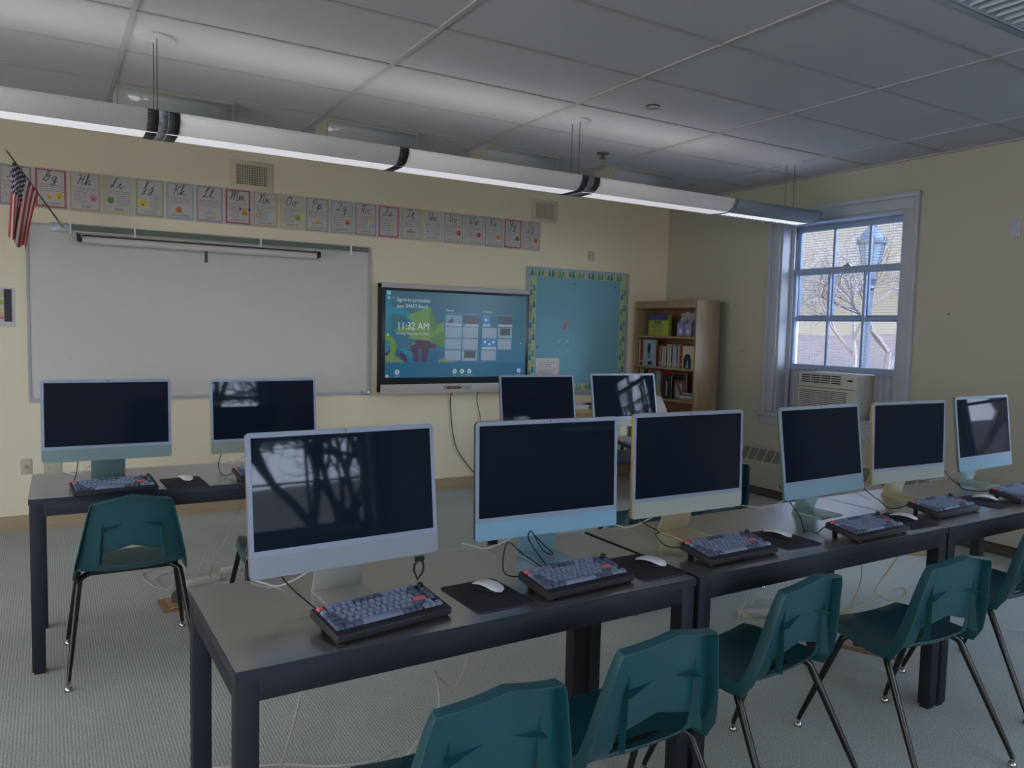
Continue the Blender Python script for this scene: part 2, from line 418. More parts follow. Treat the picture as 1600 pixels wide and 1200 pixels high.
# ------------------------------------------------------------------ outdoors
M['ground_out'] = mat('winter ground', (76, 70, 68), .95, .1, noise=.2, nscale=1.5)
M['hill'] = mat('brush covered slope', (78, 70, 70), .95, .1, noise=.25, nscale=3)
M['bark'] = mat('pale bark', (106, 102, 104), .9, .1, noise=.2, nscale=20)
M['bark_dark'] = mat('dark bark', (60, 52, 48), .9, .1, noise=.2, nscale=20)
M['lamp_iron'] = mat('painted iron', (44, 56, 74), .5, .4)
M['lamp_glass'] = mat('frosted lantern glass', (76, 90, 104), .3, .4, trans=.0)
M['ground_rear'] = mat('pale bounce ground', (206, 202, 192), .95, .1, noise=.15, nscale=1.5)  # unseen rear ground, made pale to bounce daylight onto the upper walls
M['slope_bounce'] = mat('pale bounce slope', (182, 174, 164), .95, .1, noise=.3, nscale=2)  # rear slope lightened as well, to throw more daylight indoors
def outdoors():
    b = MB().box(XR+.5, 60, -40, 60, -1.1, -1.0, 'ground_out').box(-40, XR+.5, -60, YB-.4, -1.1, -1.0, 'ground_rear')
    struct('ground', b, smooth=False)
    # slope beyond the right-hand windows
    def hill(name, fx, nx, ny, m):
        vs, fs = [], []
        for i in range(nx+1):
            for j in range(ny+1): vs.append(fx(i/nx, j/ny))
        for i in range(nx):
            for j in range(ny): a = i*(ny+1)+j; fs.append((a, a+1, a+ny+2, a+ny+1))
        struct(name, MB().add(vs, fs, m))
    hill('hill_east', lambda s, t: (16+30*s, -25+75*t, -1+ (2.6*s**.8) + .25*math.sin(9*t)+.2*math.sin(31*t+5*s)), 14, 60, 'hill')
    hill('hill_rear', lambda s, t: (-30+70*t, -14-26*s, -1+3.2*s + .3*math.sin(11*t)), 12, 50, 'slope_bounce')
outdoors()

def make_tree(seed, h, m, depth=6, spread=34, r0=.13):
    rnd = random.Random(seed); b = MB()
    def br(p, d, L, r, k):
        pts = [p]; q = p.copy(); dd = d.copy()
        for i in range(3):
            dd = (dd + Vector((rnd.uniform(-.14, .14), rnd.uniform(-.14, .14), rnd.uniform(-.03, .12)))).normalized()
            q = q + dd*L/3; pts.append(q.copy())
        b.tube(pts, [r, r*.9, r*.8, r*.66], m, seg=5 if k > 2 else 3, caps=False)
        if k == 0: return
        for i in range(3 if k > 1 else 2):
            ax = dd.orthogonal().normalized(); ax.rotate(Matrix.Rotation(rnd.uniform(0, 6.28), 3, dd))
            nd = dd.copy(); nd.rotate(Matrix.Rotation(R(rnd.uniform(spread*.5, spread*1.25)), 3, ax))
            at = pts[-1] if i < 2 else pts[2]
            br(at, nd.normalized(), L*rnd.uniform(.66, .84), r*.62, k-1)
    br(Vector((0, 0, 0)), Vector((0, 0, 1)), h*.27, r0, depth)
    return b
def trees():
    protos = []
    for i, (s, h, m, dp) in enumerate(((3, 7.5, 'bark', 6), (8, 7.0, 'bark', 6), (21, 7.5, 'bark_dark', 7), (34, 7.0, 'bark_dark', 7))):
        o = make_tree(s, h, m, dp).build('bare_tree'); protos.append(o)
    spots_e = [(20, 13, 0), (23.5, 16.5, 1), (19, 9.5, 1), (26, 12.5, 0), (24, 20, 0), (16.5, 3.5, 1), (15, .5, 0), (17, -3, 1), (14, -6.5, 0), (19, -1, 0), (13.5, -2.5, 1)]
    spots_r = [(-1.5, -9, 2), (1.2, -8.2, 3), (3.4, -9.4, 2), (5.8, -8.4, 3), (8.2, -10, 2), (2.4, -11.5, 3), (6.6, -12, 2), (-4, -10.5, 3), (10.5, -12.5, 3), (0, -13, 2), (4.6, -7.6, 3), (7.0, -9.6, 2), (9.4, -9.2, 3)]
    used = set(); rnd = random.Random(4)
    for (x, y, k) in spots_e + spots_r:
        o = protos[k] if k not in used else copy_tree(protos[k]); used.add(k)
        z = -1.1
        if x > 16: z = -1.15 + 2.6*((x-16)/30)**.8
        
        o.location = (x, y, z); o.rotation_euler = (0, 0, rnd.uniform(0, 6.28)); s = rnd.uniform(.85, 1.2); o.scale = (s, s, s)
        if k < 2: tag(o, 'bare pale winter tree on the slope outside the window', 'tree', 'pale bare trees outside the side windows')
        else: tag(o, 'bare dark winter tree outside, mirrored in the switched-off screens', 'tree', 'dark bare trees outside the rear windows')
trees()

def lamp_post():
    x, y = 11.5, 7.83
    t = empty('street_lamp', (x, y, -1.05), 0, 'blue-grey lantern street lamp with domed cap outside the window', 'street lamp')
    g = 1.05
    b = MB().lathe([(.16, 0), (.16, .12), (.11, .2), (.09, .5), (.06, .6), (.052, 2.9), (.05, 3.35)], 'lamp_iron', 16); b.build('post', t)
    b = MB().lathe([(.05, 3.33), (.085, 3.37), (.06, 3.42), (.10, 3.50), (.105, 3.53), (.06, 3.57), (.055, 3.66), (.13, 3.72)], 'lamp_iron', 16); b.build('collar', t)
    b = MB().lathe([(.12, 3.70), (.20, 4.10)], 'lamp_glass', 8); ln = b.build('lantern_glass', t)
    b = MB()
    for k in range(8):
        a = 2*math.pi*k/8; b.tube([(.122*math.cos(a), .122*math.sin(a), 3.70), (.205*math.cos(a), .205*math.sin(a), 4.11)], .010, 'lamp_iron', 5)
    b.build('glazing_bars', t)
    b = MB().lathe([(.23, 4.09), (.235, 4.14), (.19, 4.17), (.17, 4.24), (.12, 4.31), (.06, 4.36), (.065, 4.39), (.03, 4.41), (.04, 4.44), (.012, 4.50), (.004, 4.56)], 'lamp_iron', 20)
    for k in range(8):
        a = 2*math.pi*k/8; b.lathe([(.015, 0), (.012, .05), (.002, .06)], 'lamp_iron', 6, (.222*math.cos(a), .222*math.sin(a), 4.13))
    b.build('dome_cap', t)
lamp_post()

# ------------------------------------------------------------------ ceiling fixtures
def pendant(y, x0, cuts, x1, lit, label, plain_from=None, cables=(), group=None):
    t = empty('pendant_light', (0, y, 0), 0, label, 'pendant light', group)
    zt, zb = 2.538, 2.451
    def prof(n=8):
        pts = []
        for k in range(n+1):
            a = R(90*k/n)      # outward curving wing: rim at top, tucks in to the louver
            pts.append((.160 - .082*(1-math.cos(a)), zt - (zt-zb)*math.sin(a)))
        return pts
    P = prof()
    edges = [x0]+list(cuts)+[x1]
    for i in range(len(edges)-1):
        a, c = edges[i]+.02, edges[i+1]-.02
        plain = plain_from is not None and edges[i] >= plain_from-.01
        m = 'fixture_grey' if (plain or not lit) else 'perf'
        b = MB()
        for s in (-1, 1):
            for k in range(len(P)-1):
                (y1, z1), (y2, z2) = P[k], P[k+1]
                b.quad((a, s*y1, z1), (c, s*y1, z1), (c, s*y2, z2), (a, s*y2, z2), m)
        sh = b.build('perforated_shade' if not plain else 'plain_shade', t, weld=True)
        md = sh.modifiers.new('s', 'SOLIDIFY'); md.thickness = .003
        b = MB().box(a, c, -.07, .07, zb-.004, zb+.004, 'tube_lit' if lit else 'louver_off')
        if not lit or plain:
            b = MB()
            n = int((c-a)/.045)
            for k in range(n): x = a+(k+.5)*(c-a)/n; b.box(x-.0015, x+.0015, -.07, .07, zb-.002, zb+.028, 'louver_off' if not lit else 'tube_lit')
            b.box(a, c, -.072, -.066, zb-.004, zb+.03, 'trim').box(a, c, .066, .072, zb-.004, zb+.03, 'trim')
            if not lit: b.box(a, c, -.066, .066, zb+.036, zb+.039, 'disp_back')
            else: b.box(a, c, -.066, .066, zb+.004, zb+.008, 'tube_lit')
        b.build('louver', t, smooth=False)
        if lit:
            for (nm, zz, rx, pw) in (('lamp_up', zt+.012, R(180), LAMP_UP), ('lamp_down', zb-.012, 0, LAMP_DOWN)):
                if plain: pw *= .45
                ld = bpy.data.lights.new(nm, 'AREA'); ld.shape = 'RECTANGLE'; ld.size = (c-a)*.96; ld.size_y = .12; ld.energy = pw*(c-a)/1.25
                ld.color = (1.0, .94, .84) if edges[i] < 1.7 else (1.0, .96, .90)
                lo = bpy.data.objects.new(nm, ld); COL.objects.link(lo); lo.parent = t; lo.location = ((a+c)/2, 0, zz); lo.rotation_euler = (rx, 0, 0)
    # joint bands
    def band(x, w, m):
        b = MB()
        for s in (-1, 1):
            for k in range(len(P)-1):
                (y1, z1), (y2, z2) = P[k], P[k+1]; e = .004
                b.quad((x-w/2, s*(y1+e), z1), (x+w/2, s*(y1+e), z1), (x+w/2, s*(y2+e), z2-e), (x-w/2, s*(y2+e), z2-e), m)
        b.quad((x-w/2, -.074, zb-.006), (x+w/2, -.074, zb-.006), (x+w/2, .074, zb-.006), (x-w/2, .074, zb-.006), m)
        o = b.build('joint_band', t, weld=True); md = o.modifiers.new('s', 'SOLIDIFY'); md.thickness = .003
    for x in cuts:
        if x in (.50, 3.09):
            band(x-.048, .05, 'band'); band(x+.048, .05, 'band'); band(x, .04, 'fixture_grey')
        elif x == 4.45: band(x, .03, 'fixture_grey')
        else: band(x, .055, 'band')
    for x in (x0, x1):
        b = MB(); pts = [(-p[0], p[1]) for p in P] + [(p[0], p[1]) for p in P][::-1]
        b.prism(pts, 'X', x-.006, x+.006, 'fixture_grey'); b.build('end_cap', t)
    for x in cables:
        MB().tube([(x-.004, .038, zt-.02), (x-.004, .038, ZC-.01)], .0022, 'band', 5).tube([(x+.004, -.038, zt-.02), (x+.004, -.038, ZC-.01)], .0022, 'band', 5).build('suspension_cable', t)
        MB().lathe([(.012, -.022), (.03, -.016), (.095, -.010), (.10, 0)], 'ceiling_white', 24, (x, 0, ZC)).build('ceiling_canopy', t)
        MB().box(x-.035, x+.035, -.15, .15, zt-.03, zt-.024, 'fixture_grey').build('hanger_bar', t)
M['louver_off'] = mat('unlit louver', (186, 194, 206), .4, .5)
M['disp_back'] = mat('fixture reflector', (206, 212, 222), .5, .4)
M['ceiling_white'] = mat('canopy white', (184, 185, 188), .5, .4)
pendant(4.33, -2.1, (-.80, .50, 1.76, 3.09, 4.45), 5.44, True, 'long lit pendant light with perforated shades hanging before the whiteboard wall', plain_from=4.45, cables=(-1.6, .48, 3.07, 5.38-.15))
pendant(1.185, -2.1, (-.80, .51, 1.76, 3.08, 4.44), 5.33, False, 'unlit pendant light with ribbed louver in the upper right ceiling corner', cables=(-1.6, .48, 3.2, 5.2))

M['deflector'] = None
def deflector_mat():
    m = bpy.data.materials.new('clear curved plastic'); m.use_nodes = True; n = m.node_tree; b = n.nodes['Principled BSDF']
    b.inputs['Base Color'].default_value = (*lin((172, 177, 180)), 1); b.inputs['Roughness'].default_value = .10; b.inputs['Alpha'].default_value = .74
    return m
M['deflector'] = deflector_mat()
def deflectors():
    M['deflector_end'] = mat('deflector end plate', (176, 168, 152), .5, .4)
    first = None
    spots = [(.375, 1.13), (1.67, 2.45), (2.92, 3.80), (4.17, 5.05)]
    names = ['clear curved plastic air deflector above the G to M letter cards', 'clear curved plastic air deflector above the N to T letter cards', 'clear curved plastic air deflector above the smaller-looking wall vent', 'clear curved plastic air deflector by the room corner, last of the four']
    L = .67
    for i, (a, c) in enumerate(spots):
        if first is None:
            t = empty('air_deflector', (0, 0, 0)); first = t
            b = MB(); r = .115; n = 10
            pts = [(-.13 + .26*0, 0)]
            arc = [(-.142, 0)]
            for k in range(n+1):
                an = R(10+150*k/n); arc.append((-.14*math.cos(an), -.015-.135*math.sin(an)))
            for k in range(n+1):
                (y1, z1), (y2, z2) = arc[k], arc[k+1]
                b.quad((0, y1, z1), (L, y1, z1), (L, y2, z2), (0, y2, z2), 'deflector')
            s = b.build('curved_shield', t, weld=True); md = s.modifiers.new('s', 'SOLIDIFY'); md.thickness = .004
            for x in (0, L):
                b = MB().prism([(-.14, 0)] + arc + [(.14, 0)], 'X', x-.006, x+.006, 'deflector_end' if x == 0 else 'deflector'); b.build('end_plate', t)
            b = MB().box(0, L, -.142, -.132, -.012, 0, 'deflector_end').box(0, L, .132, .142, -.012, 0, 'deflector_end'); b.build('mounting_rail', t)
            b = MB()
            for x in (.02, L*.55, L-.02): b.tube([(x, -.13, -.02), (x, -.13, -.05)], .004, 'chrome', 6)
            b.build('clip', t)
        else: t = copy_tree(first)
        t.location = (a, 5.44, ZC); tag(t, names[i], 'air deflector', 'air deflectors on the ceiling')
deflectors()
def sprinkler(x, y, lab):
    t = empty('sprinkler_head', (x, y, ZC), 0, lab, 'sprinkler')
    MB().lathe([(.05, -.004), (.048, -.010), (.02, -.012)], 'chrome_dark', 20).build('escutcheon', t)
    MB().tube([(0, 0, -.01), (0, 0, -.04)], .008, 'chrome_dark', 8).lathe([(.03, -.042), (.03, -.046)], 'chrome_dark', 12).build('deflector_plate', t)
M['chrome_dark'] = mat('dark chrome', (84, 84, 86), .35, .5, metal=.7)
sprinkler(3.79, 4.97, 'chrome sprinkler head on the ceiling beyond the lit pendant light')
t = empty('sprinkler_head', (3.26, 3.78, ZC), 0, 'flat dark recessed sprinkler plate on the ceiling before the lit pendant light', 'sprinkler')
MB().lathe([(.045, -.003), (.045, -.008), (.012, -.012)], 'chrome_dark', 20).build('cover_plate', t)
# ------------------------------------------------------------------ front wall: vents, letter cards, whiteboard, display, pin board
def vent(x0, x1, z0, z1, fine, lab):
    t = empty('wall_vent', ((x0+x1)/2, YW, (z0+z1)/2), 0, lab, 'vent')
    w, h = (x1-x0)/2, (z1-z0)/2
    MB().box(-w, w, -.006, 0, -h, h, 'vent_frame').build('frame', t, bevel=.002)
    gw, gh = w-.052, h-.035
    MB().quad((-gw, -.0065, -gh), (gw, -.0065, -gh), (gw, -.0065, gh), (-gw, -.0065, gh), 'vent_dark').build('duct_opening', t)
    b = MB(); nx, nz = (18, 11) if not fine else (16, 14)
    for k in range(nx+1):
        x = -gw + 2*gw*k/nx; b.box(x-.0022, x+.0022, -.012, -.0068, -gh, gh, 'vent_frame')
    for k in range(nz+1):
        z = -gh + 2*gh*k/nz; b.box(-gw, gw, -.011, -.0069, z-.0022, z+.0022, 'vent_frame')
    b.build('grille', t, smooth=False)
M['vent_frame'] = mat('vent paint', (224, 212, 188), .55, .3)
M['vent_dark'] = mat('vent interior', (22, 20, 18), .9, .1)
vent(1.235, 1.575, 2.575, 2.800, False, 'square grid wall vent above the letter cards M and N')
vent(4.045, 4.355, 2.575, 2.790, True, 'cream wall vent with close vertical bars above the last letter card')

CARDS = [('Ff', 'purple', 'failure', 'none', None), ('Gg', 'red', 'growth', 'two', (226, 196, 70)), ('Hh', 'orange', 'help', 'one', (222, 140, 150)),
 ('Ii', 'yellow', 'idea', 'left', (120, 160, 84)), ('Jj', 'green', 'justify', 'leftbig', (220, 196, 80)), ('Kk', 'blue', 'knowledge', 'low', (222, 130, 90)),
 ('Ll', 'purple', 'learn', 'desk', (170, 196, 214)), ('Mm', 'red', 'mistake', 'one', (222, 160, 60)), ('Nn', 'orange', 'never quit', 'pencil', (226, 190, 110)),
 ('Oo', 'yellow', 'own it', 'one', (160, 190, 70)), ('Pp', 'green', 'persevere', 'table', (226, 190, 110)), ('Qq', 'blue', 'question', 'one', (216, 130, 70)),
 ('Rr', 'purple', 'revise', 'pencil2', (160, 190, 214)), ('Ss', 'red', 'strive', 'arm', (190, 196, 90)), ('Tt', 'orange', 'try', 'desk', (150, 190, 214)),
 ('Uu', 'yellow', 'use advice', 'left', (170, 196, 210)), ('Vv', 'green', 'view as fun', 'one', (206, 96, 96)), ('Ww', 'blue', 'work hard', 'one', (206, 96, 110)),
 ('Xx', 'grey', 'extra effort', 'one', (220, 160, 80)), ('Yy', 'red', 'yes I can', 'one', (84, 140, 84)), ('Zz', 'orange', 'zest', 'one', (220, 130, 70))]
BORD = dict(purple=(168, 140, 162), red=(190, 96, 106), orange=(204, 168, 136), yellow=(206, 198, 136), green=(150, 172, 128), blue=(150, 178, 190), grey=(150, 152, 162))
for k, v in BORD.items(): M['card_'+k] = mat('card border '+k, v, .35, .5)
M['lam'] = mat('laminated card', (206, 198, 192), .22, .5)
M['face_ink'] = mat('dark print', (70, 56, 50), .6)
GL = {
'F': [[(.15,.92),(.3,1),(.95,.97)],[(.62,.97),(.5,.3),(.35,.05),(.12,.08)],[(.3,.55),(.8,.57)]],
'G': [[(.1,.1),(.45,.55),(.75,.95),(.55,1),(.4,.8),(.4,.55),(.6,.45),(.85,.65),(.8,.3),(.55,.02),(.2,.1)]],
'H': [[(.1,.85),(.3,.98),(.35,.8),(.2,0)],[(.95,1),(.75,.6),(.65,.1),(.8,0)],[(.2,.45),(.5,.55),(.75,.52)]],
'I': [[(.15,.1),(.6,.6),(.75,.95),(.55,1),(.45,.6),(.45,.2),(.25,0),(.1,.15),(.4,.25)]],
'J': [[(.2,.2),(.6,.8),(.65,1),(.45,.95),(.5,.4),(.45,-.3),(.2,-.3),(.4,.0),(.75,.25)]],
'K': [[(.1,.85),(.3,.98),(.32,.7),(.2,0)],[(.95,1),(.6,.65),(.32,.5),(.6,.3),(.75,.02),(.95,.08)]],
'L': [[(.25,.65),(.6,.8),(.7,1),(.5,.95),(.45,.4),(.25,.05),(.1,.1),(.3,.15),(.6,0),(.9,.1)]],
'M': [[(.0,.8),(.15,.98),(.2,.6),(.1,0),(.25,.6),(.45,1),(.48,.6),(.42,0),(.55,.6),(.78,1),(.8,.4),(.85,0),(1,.1)]],
'N': [[(.05,.8),(.2,.98),(.25,.6),(.15,0),(.35,.7),(.6,1),(.7,.8),(.65,.1),(.8,0),(1,.15)]],
'O': [[(.5,1),(.2,.8),(.15,.3),(.45,0),(.8,.3),(.8,.8),(.5,1),(.6,.85),(.95,.95)]],
'P': [[(.35,.9),(.3,.4),(.25,0)],[(.1,.75),(.35,.98),(.75,.95),(.8,.7),(.6,.5),(.32,.5)]],
'Q': [[(.1,.8),(.4,1),(.75,.85),(.7,.5),(.3,.1),(.1,.1),(.3,.15),(.6,0),(.95,.08)]],
'R': [[(.35,.9),(.25,0)],[(.1,.75),(.35,.98),(.75,.95),(.78,.7),(.5,.52),(.35,.5),(.55,.3),(.7,.02),(.95,.1)]],
'S': [[(.05,.05),(.5,.5),(.7,.95),(.5,.98),(.45,.75),(.65,.4),(.55,.05),(.25,.0),(.15,.15)]],
'T': [[(.1,.85),(.3,1),(.95,.98)],[(.6,.97),(.55,.4),(.35,.03),(.15,.12)]],
'U': [[(.05,.85),(.2,.98),(.22,.5),(.3,.1),(.5,0),(.7,.3),(.78,1),(.75,.3),(.85,0),(1,.1)]],
'V': [[(.05,.85),(.2,.98),(.28,.5),(.35,.02),(.6,.4),(.75,.9),(.9,1)]],
'W': [[(0,.85),(.15,.98),(.15,.4),(.25,.02),(.45,.4),(.5,.9),(.5,.3),(.6,.02),(.85,.5),(.95,1)]],
'X': [[(.05,.85),(.25,.98),(.4,.5),(.6,.02),(.85,.1)],[(.85,1),(.5,.55),(.1,0)]],
'Y': [[(.05,.85),(.2,.98),(.22,.6),(.4,.45),(.65,.6),(.8,1),(.7,.3),(.55,-.3),(.3,-.35),(.35,-.1),(.8,.2)]],
'Z': [[(.1,.8),(.4,1),(.7,.85),(.6,.6),(.35,.5),(.65,.35),(.6,-.1),(.35,-.35),(.25,-.2),(.6,.05),(.9,.15)]],
'f': [[(0,0),(.5,.6),(.55,.98),(.4,.9),(.35,-.35),(.5,-.3),(.45,0),(.9,.1)]],
'g': [[(.65,.45),(.35,.5),(.2,.2),(.45,.02),(.65,.45),(.6,-.3),(.35,-.4),(.3,-.2),(.9,.1)]],
'h': [[(0,0),(.35,.9),(.2,.95),(.18,0),(.35,.4),(.55,.45),(.55,.05),(.85,.08)]],
'i': [[(0,0),(.3,.5),(.3,.1),(.45,0),(.7,.15)],[(.36,.72),(.38,.76)]],
'j': [[(0,0),(.4,.5),(.35,-.3),(.15,-.4),(.1,-.2),(.7,.12)],[(.46,.72),(.48,.76)]],
'k': [[(0,0),(.35,.9),(.2,.95),(.18,0),(.35,.35),(.55,.4),(.3,.22),(.55,.02),(.85,.1)]],
'l': [[(0,0),(.35,.8),(.3,.98),(.2,.8),(.2,.1),(.4,0),(.7,.12)]],
'm': [[(0,.3),(.12,.5),(.12,0),(.25,.45),(.38,.45),(.38,0),(.5,.45),(.63,.45),(.66,.05),(.9,.1)]],
'n': [[(0,.3),(.15,.5),(.15,0),(.35,.45),(.5,.45),(.52,.05),(.8,.1)]],
'o': [[(.5,.5),(.2,.4),(.2,.1),(.45,0),(.65,.25),(.5,.5),(.85,.42)]],
'p': [[(0,.1),(.25,.5),(.2,-.4),(.25,.3),(.5,.5),(.62,.25),(.4,0),(.25,.08),(.85,.1)]],
'q': [[(.65,.45),(.35,.5),(.2,.2),(.45,.02),(.65,.45),(.6,-.4),(.75,-.2),(.9,.1)]],
'r': [[(0,0),(.2,.5),(.35,.4),(.5,.42),(.45,.1),(.6,0),(.8,.12)]],
's': [[(0,0),(.3,.5),(.5,.2),(.35,0),(.1,.05),(.8,.12)]],
't': [[(0,0),(.35,.8),(.3,.1),(.5,0),(.75,.12)],[(.1,.6),(.6,.62)]],
'u': [[(0,.1),(.15,.5),(.15,.1),(.35,.0),(.55,.5),(.55,.1),(.8,.08)]],
'v': [[(0,.3),(.15,.5),(.2,.05),(.35,0),(.55,.45),(.85,.4)]],
'w': [[(0,.3),(.1,.5),(.15,.05),(.3,.05),(.38,.45),(.42,.05),(.58,.05),(.65,.45),(.9,.4)]],
'x': [[(0,.2),(.2,.5),(.35,.1),(.6,0),(.75,.15)],[(.6,.5),(.1,0)]],
'y': [[(0,.3),(.15,.5),(.2,.15),(.4,.1),(.55,.5),(.5,-.3),(.3,-.4),(.25,-.2),(.85,.12)]],
'z': [[(.05,.4),(.3,.5),(.4,.3),(.25,.2),(.45,.1),(.35,-.35),(.15,-.35),(.75,.12)]]}
def script_pair(b, pair, cx, y, z, H, m, wd=.0042):
    """handwritten capital and small letter as flat pen strokes"""
    adv = .90; wides = {'M': 1.15, 'W': 1.1}
    w1 = wides.get(pair[0], .86)*H*.80; w2 = .72*H*(1.15 if pair[1] in 'mw' else 1)
    x0 = cx - (w1+w2*.86)/2
    for ch, xo, sx in ((pair[0], x0, w1), (pair[1], x0+w1*1.0, w2)):
        for st in GL[ch]:
            pts = smooth_path([(xo+(px*sx)+.24*py*H-.12*H, y, z+py*H) for px, py in st], 5) if len(st) > 2 else [Vector((xo+px*sx+.24*py*H-.12*H, y, z+py*H)) for px, py in st]
            vs, fs = [], []
            for i, q in enumerate(pts):
                d = (pts[min(i+1, len(pts)-1)]-pts[max(i-1, 0)]).normalized(); nn = Vector((-d.z, 0, d.x))*wd/2
                vs += [q+nn, q-nn]
            for i in range(len(pts)-1): fs.append((2*i, 2*i+1, 2*i+3, 2*i+2))
            b.add(vs, fs, m)
def card(i, x, d):
    letters, bord, word, pic, pc = d
    rnd = random.Random(i*5+1)
    b = MB(); w, h = .2085, .283
    b.box(0, w, -.0022, -.0002, 0, h, 'lam')
    y = -.0026
    bw = .010 if bord != 'red' else .013
    x0, x1, z0, z1 = .010, w-.010, .010, h-.008
    for (a, c, e, f) in ((x0, x1, z0, z0+bw), (x0, x1, z1-bw*.7, z1), (x0, x0+bw, z0+bw, z1-bw*.7), (x1-bw, x1, z0+bw, z1-bw*.7)):
        b.quad((a, y, e), (c, y, e), (c, y, f), (a, y, f), 'card_'+bord)
    script_pair(b, letters, w/2, y-.0004, h-.090, .072, 'ink')
    left = pic in ('left', 'leftbig'); cx = w*.74 if not left else w*.27; cz = h*.36; rr = .024
    if pic == 'leftbig': rr = .030
    if pic == 'low': cx, cz = w*.45, h*.28
    # body text
    for r in range(8):
        z = h-.116-r*.0145
        if z < .062: break
        if pic in ('low', 'desk', 'table', 'none', 'two') and r > (3 if pic != 'none' else 7): break
        a, c = w*.13, w*.87
        if pic not in ('low', 'desk', 'table', 'none', 'two') and z < cz+rr+.022:
            if left: a = cx+rr+.012
            else: c = cx-rr-.006
        xx = a + rnd.uniform(0, .012)
        if left: xx = a + rnd.uniform(0, .02)
        while xx < c-.008:
            L = min(rnd.uniform(.010, .030), c-xx); b.quad((xx, y, z), (xx+L, y, z), (xx+L, y, z+.0034), (xx, y, z+.0034), 'ink_pale'); xx += L+.0045
    add_text(b, word, .036 if len(word) < 9 else .028, w/2, y-.0002, .030, 'ink_pale', shear=.4, align='CENTER')
    if pc:
        pm = 'pic_%d_%d_%d' % pc
        if pm not in M: M[pm] = mat(pm.replace('_', ' '), pc, .4)
        def face(fx, fz, fr):
            b.disc((fx, y-.0002, fz), fr, pm, 18); b.disc((fx-fr*.35, y-.0006, fz+fr*.25), fr*.12, 'face_ink', 8); b.disc((fx+fr*.35, y-.0006, fz+fr*.25), fr*.12, 'face_ink', 8)
            b.disc((fx, y-.0006, fz-fr*.35), fr*.3, 'face_ink', 10, sy=.6)
        if pic in ('one', 'left', 'leftbig', 'low'): face(cx, cz, rr)
        if pic == 'two': face(w*.46, h*.30, .017); face(w*.74, h*.33, .024)
        if pic == 'arm': face(w*.50, h*.30, .014); b.tube([(w*.56, y, h*.28), (w*.66, y, h*.27), (w*.74, y, h*.34)], .003, pm, 5)
        if pic in ('desk', 'table'):
            face(w*.5, h*.32, .017)
            b.quad((w*.3, y-.0008, h*.24), (w*.7, y-.0008, h*.24), (w*.7, y-.0008, h*.28), (w*.3, y-.0008, h*.28), 'card_red' if letters == 'Tt' else 'card_orange')
            b.quad((w*.3, y-.0008, h*.18), (w*.33, y-.0008, h*.18), (w*.33, y-.0008, h*.24), (w*.3, y-.0008, h*.24), 'card_orange'); b.quad((w*.67, y-.0008, h*.18), (w*.7, y-.0008, h*.18), (w*.7, y-.0008, h*.24), (w*.67, y-.0008, h*.24), 'card_orange')
        if pic == 'pencil': face(w*.17, h*.36, .018); b.quad((w*.20, y-.0008, h*.52), (w*.23, y-.0008, h*.53), (w*.34, y-.0008, h*.26), (w*.31, y-.0008, h*.25), 'card_grey')
        if pic == 'pencil2':
            face(w*.80, h*.34, .022); b.quad((w*.62, y-.0008, h*.28), (w*.69, y-.0008, h*.28), (w*.69, y-.0008, h*.56), (w*.62, y-.0008, h*.56), 'card_yellow')
        if letters == 'Mm': b.quad((w*.56, y-.0008, h*.455), (w*.93, y-.0008, h*.455), (w*.93, y-.0008, h*.465), (w*.56, y-.0008, h*.465), 'ink'); [b.quad((w*q, y-.0009, h*.42), (w*(q+.05), y-.0009, h*.42), (w*(q+.05), y-.0009, h*.50), (w*q, y-.0009, h*.50), 'ink') for q in (.55, .90)]
    o = b.build('letter_card', smooth=False); o.location = (x, YW, 2.287)
    cn = {'red': 'red', 'grey': 'grey-violet'}.get(bord, bord)
    tag(o, 'cursive letter %s card with a %s border in the alphabet strip' % (letters, cn), 'poster', 'cursive alphabet cards above the whiteboard')
for i, d in enumerate(CARDS): card(i, -.285 + .2118*i, d)

